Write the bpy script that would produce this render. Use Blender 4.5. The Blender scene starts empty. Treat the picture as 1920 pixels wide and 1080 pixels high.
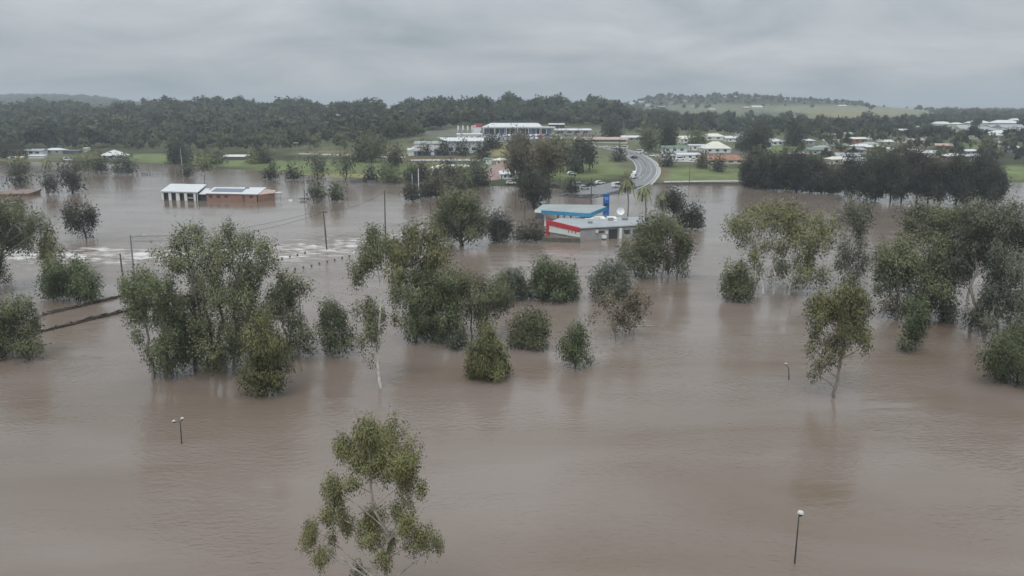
import bpy, math, random
import numpy as np

# ------------------------------------------------------------------ camera, sky, sun, exposure
H = 36.0
PITCH = math.radians(13.1)
FPX = 1478.0
SC = bpy.context.scene
COL = SC.collection
cam_d = bpy.data.cameras.new('camera')
cam_d.sensor_width = 36.0
cam_d.lens = 36.0 * FPX / 1920.0
cam_d.clip_start = 0.5
cam_d.clip_end = 30000
cam = bpy.data.objects.new('camera', cam_d)
COL.objects.link(cam)
cam.location = (0, 0, H)
cam.rotation_euler = (math.pi / 2 - PITCH, 0, 0)
SC.camera = cam

SUN_EL, SUN_AZ = math.radians(58), math.radians(200)   # azimuth clockwise from +Y
SUN_STRENGTH = 1.1
SKY_STRENGTH = 0.1
CLOUD = 6.0          # radiance of the cloud deck near the horizon (times SKY_STRENGTH)
HAZE = 0.00025
SC.view_settings.view_transform = 'Standard'
SC.view_settings.look = 'None'
SC.view_settings.exposure = 0.0
SC.view_settings.gamma = 1.0
SC.view_settings.use_curve_mapping = False

world = bpy.data.worlds.new('World')
SC.world = world
world.use_nodes = True
wt = world.node_tree
for n_ in list(wt.nodes):
    wt.nodes.remove(n_)


def wn(t, **kw):
    n = wt.nodes.new(t)
    for k, v in kw.items():
        setattr(n, k, v)
    return n


def L(tree, a, b):
    tree.links.new(a, b)


w_out = wn('ShaderNodeOutputWorld')
w_bg = wn('ShaderNodeBackground')
w_bg.inputs['Strength'].default_value = SKY_STRENGTH
w_sky = wn('ShaderNodeTexSky', sky_type='NISHITA', sun_disc=False)
w_sky.sun_elevation = SUN_EL
w_sky.sun_rotation = SUN_AZ
w_sky.air_density = 1.5
w_sky.dust_density = 4.0
w_tc = wn('ShaderNodeTexCoord')
w_sep = wn('ShaderNodeSeparateXYZ')
L(wt, w_tc.outputs['Generated'], w_sep.inputs[0])
# flat cloud deck: project the direction on a plane overhead so clouds flatten towards the horizon
w_zc = wn('ShaderNodeMath', operation='MAXIMUM'); w_zc.inputs[1].default_value = 0.0
L(wt, w_sep.outputs['Z'], w_zc.inputs[0])
w_za = wn('ShaderNodeMath', operation='ADD'); w_za.inputs[1].default_value = 0.24
L(wt, w_zc.outputs[0], w_za.inputs[0])
w_dx = wn('ShaderNodeMath', operation='DIVIDE'); L(wt, w_sep.outputs['X'], w_dx.inputs[0]); L(wt, w_za.outputs[0], w_dx.inputs[1])
w_dy = wn('ShaderNodeMath', operation='DIVIDE'); L(wt, w_sep.outputs['Y'], w_dy.inputs[0]); L(wt, w_za.outputs[0], w_dy.inputs[1])
w_cmb = wn('ShaderNodeCombineXYZ'); L(wt, w_dx.outputs[0], w_cmb.inputs[0]); L(wt, w_dy.outputs[0], w_cmb.inputs[1])
w_n1 = wn('ShaderNodeTexNoise'); w_n1.inputs['Scale'].default_value = 1.15; w_n1.inputs['Detail'].default_value = 5.0
w_n1.inputs['Roughness'].default_value = 0.56; w_n1.inputs['Distortion'].default_value = 0.4
w_off = wn('ShaderNodeMapping'); w_off.inputs['Location'].default_value = (3.1, 1.7, 0.0)
L(wt, w_cmb.outputs[0], w_off.inputs['Vector'])
L(wt, w_off.outputs[0], w_n1.inputs['Vector'])
w_cr = wn('ShaderNodeValToRGB')
w_cr.color_ramp.elements[0].position = 0.33
w_cr.color_ramp.elements[0].color = (0.52, 0.61, 0.67, 1)
w_cr.color_ramp.elements[1].position = 0.66
w_cr.color_ramp.elements[1].color = (0.93, 0.98, 1.02, 1)
L(wt, w_n1.outputs['Fac'], w_cr.inputs[0])
# overcast deck is brighter overhead than at the horizon
w_g1 = wn('ShaderNodeMath', operation='MULTIPLY'); w_g1.inputs[1].default_value = 1.9
L(wt, w_zc.outputs[0], w_g1.inputs[0])
w_g2 = wn('ShaderNodeMath', operation='ADD'); w_g2.inputs[1].default_value = 0.93
L(wt, w_g1.outputs[0], w_g2.inputs[0])
w_g3 = wn('ShaderNodeMath', operation='MULTIPLY'); w_g3.inputs[1].default_value = CLOUD
L(wt, w_g2.outputs[0], w_g3.inputs[0])
w_vm = wn('ShaderNodeVectorMath', operation='SCALE')
L(wt, w_cr.outputs[0], w_vm.inputs[0]); L(wt, w_g3.outputs[0], w_vm.inputs['Scale'])
w_mix = wn('ShaderNodeMix', data_type='RGBA')
w_mix.inputs[0].default_value = 0.94
L(wt, w_sky.outputs[0], w_mix.inputs[6]); L(wt, w_vm.outputs[0], w_mix.inputs[7])
L(wt, w_mix.outputs[2], w_bg.inputs['Color'])
L(wt, w_bg.outputs[0], w_out.inputs['Surface'])

sun_d = bpy.data.lights.new('sun', 'SUN')
sun_d.energy = SUN_STRENGTH
sun_d.angle = math.radians(25)
sun_d.color = (1.0, 0.96, 0.9)
sun = bpy.data.objects.new('sun', sun_d)
COL.objects.link(sun)
_sd = (math.sin(SUN_AZ) * math.cos(SUN_EL), math.cos(SUN_AZ) * math.cos(SUN_EL), math.sin(SUN_EL))
sun.rotation_euler = (math.pi / 2 - SUN_EL, 0, math.pi - SUN_AZ)

# ------------------------------------------------------------------ pixel <-> world
SP, CP = math.sin(PITCH), math.cos(PITCH)


def ray(px, py):
    a = (px - 960.0) / FPX
    b = (540.0 - py) / FPX
    return np.array([a, CP + b * SP, -SP + b * CP])


def P(px, py, z=0.0):
    d = ray(px, py)
    t = (z - H) / d[2]
    return np.array([d[0] * t, d[1] * t, z])


def R(px, py, Y):
    d = ray(px, py)
    t = Y / d[1]
    return np.array([d[0] * t, Y, H + d[2] * t])


def proj(x, y, z):
    dep = y * CP + (H - z) * SP
    up = (z - H) * CP + y * SP
    return 960 + FPX * x / dep, 540 - FPX * up / dep


def zat(py, Y):
    b = (540.0 - py) / FPX
    return H + Y * (-SP + b * CP) / (CP + b * SP)


# ------------------------------------------------------------------ terrain function
# per picture column: shore row, then (row, forward distance) of ground points
PROF = {
    -500: (290, [(280, 570), (262, 700), (236, 930), (213, 1150), (214, 1500), (204, 2400), (184, 3000), (186, 5000)]),
    0:    (303, [(285, 570), (262, 700), (236, 930), (213, 1150), (214, 1500), (204, 2400), (184, 3000), (186, 5000)]),
    150:  (305, [(287, 570), (262, 700), (236, 930), (213, 1150), (214, 1500), (204, 2400), (185, 3000), (188, 5000)]),
    300:  (308, [(287, 570), (262, 700), (235, 900), (213, 1100), (215, 1500), (208, 2400), (200, 3000), (200, 5000)]),
    480:  (320, [(300, 500), (285, 560), (262, 680), (236, 850), (213, 1050), (214, 1400), (207, 3000), (205, 5000)]),
    700:  (337, [(315, 430), (298, 480), (280, 540), (258, 640), (235, 820), (213, 1000), (216, 1400), (207, 3000), (205, 5000)]),
    850:  (347, [(330, 398), (305, 450), (290, 490), (270, 540), (255, 580), (243, 650), (225, 850), (212, 1000), (216, 1400), (207, 3000), (205, 5000)]),
    960:  (350, [(330, 388), (305, 440), (285, 490), (265, 550), (250, 620), (240, 700), (222, 880), (212, 1000), (216, 1400), (207, 3000), (205, 5000)]),
    1100: (364, [(345, 362), (330, 397), (310, 430), (290, 480), (275, 530), (262, 600), (245, 720), (225, 900), (213, 1000), (217, 1400), (207, 3000), (205, 5000)]),
    1240: (343, [(335, 386), (315, 425), (300, 465), (285, 510), (270, 570), (255, 680), (238, 850), (222, 1100), (212, 1500), (200, 1750), (187, 1900), (182, 2000), (190, 2600), (203, 5000)]),
    1400: (342, [(330, 391), (310, 440), (290, 490), (270, 560), (255, 680), (238, 850), (222, 1150), (212, 1450), (200, 1700), (187, 1900), (182, 2000), (190, 2600), (203, 5000)]),
    1550: (344, [(325, 402), (308, 445), (290, 490), (270, 560), (255, 680), (238, 850), (224, 1150), (217, 1350), (205, 1650), (197, 1850), (191, 1950), (197, 2600), (203, 5000)]),
    1740: (346, [(325, 402), (302, 468), (284, 530), (265, 620), (250, 730), (232, 1000), (220, 1300), (213, 1600), (209, 1900), (209, 2600), (205, 5000)]),
    1920: (342, [(322, 405), (300, 470), (280, 540), (262, 640), (245, 780), (228, 1100), (215, 1500), (211, 2000), (209, 2600), (205, 5000)]),
    2500: (338, [(320, 408), (300, 470), (280, 540), (262, 640), (245, 780), (228, 1100), (215, 1500), (211, 2000), (209, 2600), (205, 5000)]),
}
YS = np.concatenate([np.linspace(20, 340, 9), np.geomspace(350, 9000, 260)])
_cols = sorted(PROF)
_U = np.array([(c - 960) / FPX * 0.99 for c in _cols])
_Z = []
for c in _cols:
    sh, pts = PROF[c]
    ysh = P(c, sh)[1]
    yy = [0, ysh - 60, ysh - 8, ysh + 1] + [p[1] for p in pts if p[1] > ysh + 6] + [9000]
    zz = [-3.0, -2.5, -0.45, 0.0] + [max(zat(p[0], p[1]), 0.35) for p in pts if p[1] > ysh + 6] + [zat(pts[-1][0], 5000)]
    _Z.append(np.interp(YS, yy, zz))
_Z = np.array(_Z)
_k = np.array([1, 2, 3, 2, 1.0]); _k /= _k.sum()
for i in range(len(_Z)):
    zp = np.pad(_Z[i], 2, mode='edge')
    zs = np.convolve(zp, _k, mode='valid')
    m = YS > 420
    _Z[i][m] = zs[m]


def terr(x, y):
    x = np.asarray(x, float); y = np.asarray(y, float)
    u = np.clip(x / np.maximum(y, 1), _U[0], _U[-1])
    j = np.clip(np.searchsorted(_U, u) - 1, 0, len(_U) - 2)
    t = (u - _U[j]) / (_U[j + 1] - _U[j])
    t = t * t * (3 - 2 * t) * 0.5 + t * 0.5
    q = np.clip(np.interp(y, YS, np.arange(len(YS))), 0, len(YS) - 1.001)
    k = q.astype(int); s = q - k
    z0 = _Z[j, k] * (1 - s) + _Z[j, k + 1] * s
    z1 = _Z[j + 1, k] * (1 - s) + _Z[j + 1, k + 1] * s
    z = z0 * (1 - t) + z1 * t
    far = np.clip((y - 420) / 600, 0, 1)
    return z + far * (0.8 * np.sin(x * 0.013 + y * 0.007) + 0.5 * np.sin(x * 0.031 - y * 0.011))


def G(px, py):
    """ground (or water) point seen at a place in the photograph"""
    d = ray(px, py)
    ys = np.geomspace(22, 4000, 1100)
    t = ys / d[1]
    zr = H + d[2] * t
    zt = np.maximum(terr(d[0] * t, ys), 0)
    hit = np.nonzero(zr <= zt)[0]
    if len(hit) == 0:
        k = len(ys) - 1
    else:
        k = hit[0]
    if k > 0:
        a0, a1 = zr[k - 1] - zt[k - 1], zr[k] - zt[k]
        w = a0 / (a0 - a1) if a0 != a1 else 1
        Y = ys[k - 1] + (ys[k] - ys[k - 1]) * w
    else:
        Y = ys[0]
    x = d[0] * Y / d[1]
    return np.array([x, Y, max(float(terr(x, Y)), 0.0)])


# ------------------------------------------------------------------ object helpers
def tag(o, label=None, cat=None, group=None, kind=None):
    if label: o['label'] = label
    if cat: o['category'] = cat
    if group: o['group'] = group
    if kind: o['kind'] = kind
    return o


def thing(name, loc, label, cat, group=None, rz=0.0):
    o = bpy.data.objects.new(name, None)
    COL.objects.link(o)
    o.empty_display_size = 0.5
    o.location = [float(v) for v in loc]
    o.rotation_euler = (0, 0, rz)
    return tag(o, label, cat, group)


def link(name, me, parent=None, loc=None, rz=None):
    o = bpy.data.objects.new(name, me)
    COL.objects.link(o)
    if parent is not None: o.parent = parent
    if loc is not None: o.location = [float(v) for v in loc]
    if rz is not None: o.rotation_euler = (0, 0, rz)
    return o


def qmesh(name, V, Q, mats=(), midx=None, smooth=False, nrm=None):
    """fast mesh from arrays of vertices and quads"""
    me = bpy.data.meshes.new(name)
    V = np.asarray(V, np.float32); Q = np.asarray(Q, np.int32)
    me.vertices.add(len(V)); me.vertices.foreach_set('co', V.ravel())
    me.loops.add(Q.size); me.loops.foreach_set('vertex_index', Q.ravel())
    me.polygons.add(len(Q))
    me.polygons.foreach_set('loop_start', np.arange(0, Q.size, 4, dtype=np.int32))
    me.polygons.foreach_set('loop_total', np.full(len(Q), 4, np.int32))
    if smooth: me.polygons.foreach_set('use_smooth', np.ones(len(Q), bool))
    for m in mats: me.materials.append(m)
    if midx is not None: me.polygons.foreach_set('material_index', np.asarray(midx, np.int32))
    me.update(calc_edges=True)
    me.validate()
    if nrm is not None:
        at_ = me.attributes.new('leaf_normal', 'FLOAT_VECTOR', 'POINT')
        at_.data.foreach_set('vector', np.asarray(nrm, np.float32).ravel())
    return me


class MB:
    """collects boxes, prisms and tubes for one mesh"""
    def __init__(self): self.v = []; self.f = []; self.m = []
    def add(self, vs, fs, mi=0):
        n = len(self.v)
        self.v += [tuple(float(c) for c in p) for p in vs]
        self.f += [tuple(i + n for i in f) for f in fs]
        self.m += [mi] * len(fs)
        return self
    def box(self, x0, x1, y0, y1, z0, z1, mi=0):
        vs = [(x0, y0, z0), (x1, y0, z0), (x1, y1, z0), (x0, y1, z0), (x0, y0, z1), (x1, y0, z1), (x1, y1, z1), (x0, y1, z1)]
        return self.add(vs, [(0, 3, 2, 1), (4, 5, 6, 7), (0, 1, 5, 4), (1, 2, 6, 5), (2, 3, 7, 6), (3, 0, 4, 7)], mi)
    def prism(self, bot, top, mi=0):
        n = len(bot)
        fs = [tuple(reversed(range(n))), tuple(range(n, 2 * n))]
        fs += [(i, (i + 1) % n, n + (i + 1) % n, n + i) for i in range(n)]
        return self.add(list(bot) + list(top), fs, mi)
    def tube(self, pts, rad, n=6, mi=0, cap=True):
        V, Q = tube_arrays(np.array(pts, float), np.broadcast_to(np.array(rad, float), (len(pts),)), n)
        self.add(V, [tuple(q) for q in Q], mi)
        if cap:
            b = len(self.v) - len(V)
            self.f.append(tuple(b + i for i in reversed(range(n)))); self.m.append(mi)
            self.f.append(tuple(b + len(V) - n + i for i in range(n))); self.m.append(mi)
        return self
    def mesh(self, name, *mats):
        me = bpy.data.meshes.new(name)
        me.from_pydata(self.v, [], self.f)
        for m in mats: me.materials.append(m)
        if any(self.m): me.polygons.foreach_set('material_index', self.m)
        me.update()
        return me
    def build(self, name, mats, parent=None, loc=None, rz=None):
        if not isinstance(mats, (list, tuple)): mats = [mats]
        return link(name, self.mesh(name, *mats), parent, loc, rz)


def tube_arrays(pts, rad, n=6):
    pts = np.asarray(pts, float)
    d = np.gradient(pts, axis=0)
    d /= np.maximum(np.linalg.norm(d, axis=1, keepdims=True), 1e-9)
    ref = np.where(np.abs(d[:, 2:3]) > 0.9, np.array([[1.0, 0, 0]]), np.array([[0, 0, 1.0]]))
    a = np.cross(d, ref); a /= np.maximum(np.linalg.norm(a, axis=1, keepdims=True), 1e-9)
    b = np.cross(d, a)
    th = np.arange(n) * 2 * np.pi / n
    V = pts[:, None, :] + rad[:, None, None] * (np.cos(th)[None, :, None] * a[:, None, :] + np.sin(th)[None, :, None] * b[:, None, :])
    k = len(pts)
    i = np.arange(k - 1)[:, None] * n
    j = np.arange(n)[None, :]
    Q = np.stack([i + j, i + n + j, i + n + (j + 1) % n, i + (j + 1) % n], -1).reshape(-1, 4)
    return V.reshape(-1, 3), Q


# ------------------------------------------------------------------ materials
def new_mat(name):
    m = bpy.data.materials.new(name)
    m.use_nodes = True
    nt = m.node_tree
    b = nt.nodes['Principled BSDF']
    return m, nt, b


def mat(name, col, rough=0.7, var=0.12, scale=1.0, metal=0.0, spec=0.3, streak=False, col2=None):
    m, nt, b = new_mat(name)
    tc = nt.nodes.new('ShaderNodeTexCoord')
    n = nt.nodes.new('ShaderNodeTexNoise')
    n.inputs['Scale'].default_value = scale; n.inputs['Detail'].default_value = 4
    mp = nt.nodes.new('ShaderNodeMapping')
    if streak: mp.inputs['Scale'].default_value = (1, 1, 0.15)
    L(nt, tc.outputs['Object'], mp.inputs[0]); L(nt, mp.outputs[0], n.inputs['Vector'])
    cr = nt.nodes.new('ShaderNodeValToRGB')
    c0 = [c * (1 - var) for c in col]; c1 = [min(c * (1 + var), 1) for c in (col2 or col)]
    cr.color_ramp.elements[0].position = 0.3; cr.color_ramp.elements[0].color = (*c0, 1)
    cr.color_ramp.elements[1].position = 0.7; cr.color_ramp.elements[1].color = (*c1, 1)
    L(nt, n.outputs['Fac'], cr.inputs[0]); L(nt, cr.outputs[0], b.inputs['Base Color'])
    b.inputs['Roughness'].default_value = rough
    b.inputs['Metallic'].default_value = metal
    b.inputs['Specular IOR Level'].default_value = spec
    return m


def leaf_mat(name, c_dark, c_mid, c_light, scale=0.25):
    m, nt, b = new_mat(name)
    g = nt.nodes.new('ShaderNodeNewGeometry')
    oi = nt.nodes.new('ShaderNodeObjectInfo')
    tc = nt.nodes.new('ShaderNodeTexCoord')
    n = nt.nodes.new('ShaderNodeTexNoise'); n.inputs['Scale'].default_value = scale; n.inputs['Detail'].default_value = 3
    L(nt, tc.outputs['Object'], n.inputs['Vector'])
    a = nt.nodes.new('ShaderNodeMath'); a.operation = 'MULTIPLY'; a.inputs[1].default_value = 0.20
    L(nt, g.outputs['Random Per Island'], a.inputs[0])
    a2 = nt.nodes.new('ShaderNodeMath'); a2.operation = 'MULTIPLY_ADD'; a2.inputs[1].default_value = 1.1
    L(nt, n.outputs['Fac'], a2.inputs[0]); L(nt, a.outputs[0], a2.inputs[2])
    a3 = nt.nodes.new('ShaderNodeMath'); a3.operation = 'SUBTRACT'; a3.inputs[1].default_value = 0.13
    L(nt, a2.outputs[0], a3.inputs[0])
    cr = nt.nodes.new('ShaderNodeValToRGB')
    e = cr.color_ramp.elements
    e[0].position = 0.12; e[0].color = (*c_dark, 1)
    e[1].position = 0.85; e[1].color = (*c_light, 1)
    k = e.new(0.48); k.color = (*c_mid, 1)
    L(nt, a3.outputs[0], cr.inputs[0])
    hs = nt.nodes.new('ShaderNodeHueSaturation')
    v = nt.nodes.new('ShaderNodeMath'); v.operation = 'MULTIPLY_ADD'; v.inputs[1].default_value = 0.35; v.inputs[2].default_value = 1.02
    tn = nt.nodes.new('ShaderNodeAttribute'); tn.attribute_name = 'tint'
    tv = nt.nodes.new('ShaderNodeMath'); tv.operation = 'ADD'
    L(nt, oi.outputs['Random'], v.inputs[0]); L(nt, v.outputs[0], tv.inputs[0]); L(nt, tn.outputs['Fac'], tv.inputs[1]); L(nt, tv.outputs[0], hs.inputs['Value'])
    L(nt, cr.outputs[0], hs.inputs['Color'])
    L(nt, hs.outputs[0], b.inputs['Base Color'])
    b.inputs['Roughness'].default_value = 0.6
    b.inputs['Specular IOR Level'].default_value = 0.25
    tr = nt.nodes.new('ShaderNodeBsdfTranslucent')
    an = nt.nodes.new('ShaderNodeAttribute'); an.attribute_name = 'leaf_normal'
    vt = nt.nodes.new('ShaderNodeVectorTransform'); vt.vector_type = 'NORMAL'; vt.convert_from = 'OBJECT'; vt.convert_to = 'WORLD'
    L(nt, an.outputs['Vector'], vt.inputs[0]); L(nt, vt.outputs[0], b.inputs['Normal']); L(nt, vt.outputs[0], tr.inputs['Normal'])
    L(nt, hs.outputs[0], tr.inputs['Color'])
    mx = nt.nodes.new('ShaderNodeMixShader'); mx.inputs[0].default_value = 0.34
    out = nt.nodes['Material Output']
    L(nt, b.outputs[0], mx.inputs[1]); L(nt, tr.outputs[0], mx.inputs[2]); L(nt, mx.outputs[0], out.inputs['Surface'])
    return m


M = {}
M['olive'] = leaf_mat('leaf_olive', (0.112, 0.114, 0.050), (0.225, 0.224, 0.098), (0.350, 0.342, 0.160))
M['gum'] = leaf_mat('leaf_gum', (0.104, 0.112, 0.058), (0.200, 0.212, 0.110), (0.308, 0.315, 0.176))
M['green'] = leaf_mat('leaf_green', (0.086, 0.108, 0.052), (0.164, 0.192, 0.092), (0.248, 0.276, 0.138))
M['blue'] = leaf_mat('leaf_blue_green', (0.084, 0.096, 0.068), (0.155, 0.172, 0.120), (0.240, 0.260, 0.185))
M['dark'] = leaf_mat('leaf_dark', (0.040, 0.042, 0.030), (0.072, 0.076, 0.050), (0.120, 0.124, 0.078))
M['casuarina'] = leaf_mat('leaf_casuarina', (0.042, 0.044, 0.032), (0.072, 0.074, 0.050), (0.118, 0.118, 0.074))
M['brown'] = leaf_mat('leaf_bronze', (0.095, 0.080, 0.048), (0.178, 0.150, 0.090), (0.265, 0.230, 0.145))
M['grey'] = leaf_mat('leaf_grey', (0.100, 0.104, 0.068), (0.190, 0.195, 0.132), (0.280, 0.285, 0.200))
M['wood_far'] = leaf_mat('leaf_woodland', (0.050, 0.060, 0.036), (0.092, 0.104, 0.058), (0.155, 0.165, 0.088), scale=0.03)
M['bark_white'] = mat('bark_white', (0.34, 0.315, 0.275), 0.8, 0.45, 2.2)
M['bark_pale'] = mat('bark_pale', (0.56, 0.53, 0.48), 0.8, 0.3, 1.6)
M['bark_grey'] = mat('bark_grey', (0.24, 0.22, 0.19), 0.85, 0.3, 1.2)
M['bark_dark'] = mat('bark_dark', (0.07, 0.058, 0.046), 0.9, 0.3, 1.2)
M['white_paint'] = mat('white_paint', (0.78, 0.79, 0.80), 0.45, 0.06, 0.5)
M['roof_white'] = mat('white_metal_roof', (0.62, 0.63, 0.64), 0.5, 0.08, 0.3)
M['roof_cream'] = mat('cream_metal_roof', (0.66, 0.64, 0.56), 0.5, 0.08, 0.3)
M['roof_grey'] = mat('grey_metal_roof', (0.33, 0.35, 0.36), 0.55, 0.15, 0.3)
M['roof_dark'] = mat('dark_roof', (0.12, 0.13, 0.14), 0.6, 0.15, 0.3)
M['roof_red'] = mat('terracotta_roof', (0.32, 0.165, 0.11), 0.75, 0.25, 0.6)
M['roof_brown'] = mat('brown_tin_roof', (0.24, 0.17, 0.145), 0.7, 0.2, 0.5)
M['roof_green'] = mat('green_roof', (0.15, 0.22, 0.18), 0.6, 0.15, 0.4)
M['roof_pink'] = mat('pinkish_roof', (0.46, 0.33, 0.28), 0.7, 0.15, 0.4)
M['wall_white'] = mat('white_wall', (0.70, 0.70, 0.69), 0.7, 0.08, 0.5)
M['wall_cream'] = mat('cream_wall', (0.56, 0.53, 0.44), 0.75, 0.1, 0.5)
M['wall_grey'] = mat('grey_wall', (0.33, 0.32, 0.31), 0.8, 0.1, 0.5)
M['wall_blue'] = mat('blue_wall', (0.10, 0.16, 0.30), 0.6, 0.12, 0.5)
M['brick'] = mat('red_brick', (0.30, 0.17, 0.125), 0.85, 0.16, 1.5)
M['glass'] = mat('dark_glass', (0.035, 0.045, 0.06), 0.12, 0.15, 0.6, spec=0.6)
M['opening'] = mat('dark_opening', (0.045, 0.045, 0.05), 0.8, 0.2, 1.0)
M['teal'] = mat('teal_fascia', (0.05, 0.26, 0.44), 0.5, 0.06, 0.5)
M['blue_sign'] = mat('blue_sign', (0.02, 0.14, 0.46), 0.4, 0.08, 0.5)
M['red_paint'] = mat('red_paint', (0.50, 0.045, 0.06), 0.5, 0.08, 0.5)
M['panel'] = mat('pale_panel', (0.70, 0.74, 0.70), 0.6, 0.06, 0.5)
M['plinth'] = mat('stained_plinth', (0.12, 0.115, 0.09), 0.9, 0.25, 1.0)
M['timber'] = mat('weathered_timber', (0.12, 0.10, 0.085), 0.85, 0.3, 2.0, streak=True)
M['steel'] = mat('galvanised_steel', (0.30, 0.31, 0.32), 0.45, 0.15, 1.0, metal=0.4)
M['dark_steel'] = mat('dark_steel', (0.05, 0.05, 0.052), 0.5, 0.2, 1.0)
M['lamp'] = mat('lamp_bowl', (0.55, 0.54, 0.50), 0.3, 0.05, 1.0)
M['rubber'] = mat('tyre_rubber', (0.025, 0.025, 0.025), 0.8, 0.1, 1.0)
M['debris'] = mat('flood_debris', (0.085, 0.068, 0.048), 0.95, 0.4, 2.5)
M['asphalt'] = mat('wet_asphalt', (0.165, 0.165, 0.17), 0.5, 0.16, 0.25, spec=0.5)
M['line'] = mat('road_paint', (0.72, 0.72, 0.70), 0.6, 0.1, 0.6)
M['concrete'] = mat('concrete', (0.40, 0.39, 0.37), 0.8, 0.12, 0.5)
M['pavers'] = mat('pinkish_paving', (0.30, 0.20, 0.18), 0.8, 0.15, 0.5)
M['solar'] = mat('solar_glass', (0.10, 0.13, 0.20), 0.25, 0.15, 0.7, spec=0.6)
for k_, c_ in dict(white=(0.75, 0.76, 0.77), silver=(0.42, 0.44, 0.46), blue=(0.05, 0.10, 0.25), red=(0.40, 0.03, 0.03), black=(0.03, 0.03, 0.035)).items():
    M['car_' + k_] = mat('car_paint_' + k_, c_, 0.25, 0.04, 1.0, spec=0.5)

# terrain: land-cover colours come from a colour attribute, grain from noise
gm, nt, b = new_mat('ground')
at = nt.nodes.new('ShaderNodeAttribute'); at.attribute_name = 'cover'
tc = nt.nodes.new('ShaderNodeTexCoord')
n1 = nt.nodes.new('ShaderNodeTexNoise'); n1.inputs['Scale'].default_value = 0.06; n1.inputs['Detail'].default_value = 8; n1.inputs['Roughness'].default_value = 0.65
L(nt, tc.outputs['Object'], n1.inputs['Vector'])
cr = nt.nodes.new('ShaderNodeValToRGB')
cr.color_ramp.elements[0].position = 0.3; cr.color_ramp.elements[0].color = (0.62, 0.60, 0.58, 1)
cr.color_ramp.elements[1].position = 0.7; cr.color_ramp.elements[1].color = (1.25, 1.28, 1.2, 1)
L(nt, n1.outputs['Fac'], cr.inputs[0])
mx = nt.nodes.new('ShaderNodeMix'); mx.data_type = 'RGBA'; mx.blend_type = 'MULTIPLY'; mx.inputs[0].default_value = 1.0
L(nt, at.outputs['Color'], mx.inputs[6]); L(nt, cr.outputs[0], mx.inputs[7])
L(nt, mx.outputs[2], b.inputs['Base Color'])
b.inputs['Roughness'].default_value = 0.95; b.inputs['Specular IOR Level'].default_value = 0.1
M['ground'] = gm

# flood water: muddy body colour, glossy skin with ripples; foam where the current breaks
wm, nt, b = new_mat('flood_water')
tc = nt.nodes.new('ShaderNodeTexCoord')
at = nt.nodes.new('ShaderNodeAttribute'); at.attribute_name = 'rough_water'
b.inputs['IOR'].default_value = 1.333
b.inputs['Specular IOR Level'].default_value = 0.5
mud = nt.nodes.new('ShaderNodeTexNoise'); mud.inputs['Scale'].default_value = 0.03; mud.inputs['Detail'].default_value = 7; mud.inputs['Distortion'].default_value = 1.2
mdm = nt.nodes.new('ShaderNodeMapping'); mdm.inputs['Scale'].default_value = (0.45, 1.5, 1); mdm.inputs['Rotation'].default_value = (0, 0, math.radians(12))
L(nt, tc.outputs['Object'], mdm.inputs[0]); L(nt, mdm.outputs[0], mud.inputs['Vector'])
mr = nt.nodes.new('ShaderNodeValToRGB')
mr.color_ramp.elements[0].position = 0.3; mr.color_ramp.elements[0].color = (0.168, 0.125, 0.093, 1)
mr.color_ramp.elements[1].position = 0.7; mr.color_ramp.elements[1].color = (0.228, 0.187, 0.163, 1)
L(nt, mud.outputs['Fac'], mr.inputs[0])
fm = nt.nodes.new('ShaderNodeMapping'); fm.inputs['Scale'].default_value = (0.13, 0.42, 1); fm.inputs['Rotation'].default_value = (0, 0, math.radians(8))
L(nt, tc.outputs['Object'], fm.inputs[0])
fn = nt.nodes.new('ShaderNodeTexNoise'); fn.inputs['Scale'].default_value = 1.0; fn.inputs['Detail'].default_value = 6; fn.inputs['Distortion'].default_value = 0.8
L(nt, fm.outputs[0], fn.inputs['Vector'])
f0 = nt.nodes.new('ShaderNodeMath'); f0.operation = 'MULTIPLY_ADD'; f0.inputs[1].default_value = 3.2; f0.inputs[2].default_value = -1.6
L(nt, fn.outputs['Fac'], f0.inputs[0])
f1 = nt.nodes.new('ShaderNodeMath'); f1.operation = 'ADD'
L(nt, at.outputs['Fac'], f1.inputs[0]); L(nt, f0.outputs[0], f1.inputs[1])
fr = nt.nodes.new('ShaderNodeMapRange'); fr.inputs['From Min'].default_value = 0.62; fr.inputs['From Max'].default_value = 1.30
L(nt, f1.outputs[0], fr.inputs['Value'])
f3 = nt.nodes.new('ShaderNodeMath'); f3.operation = 'MULTIPLY'
L(nt, fr.outputs[0], f3.inputs[0]); L(nt, at.outputs['Fac'], f3.inputs[1])
fx = nt.nodes.new('ShaderNodeMix'); fx.data_type = 'RGBA'; fx.inputs[7].default_value = (0.66, 0.63, 0.61, 1)
L(nt, f3.outputs[0], fx.inputs[0]); L(nt, mr.outputs[0], fx.inputs[6]); L(nt, fx.outputs[2], b.inputs['Base Color'])
rr = nt.nodes.new('ShaderNodeMapRange'); rr.inputs['To Min'].default_value = 0.10; rr.inputs['To Max'].default_value = 0.65
L(nt, f3.outputs[0], rr.inputs['Value']); L(nt, rr.outputs[0], b.inputs['Roughness'])
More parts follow.
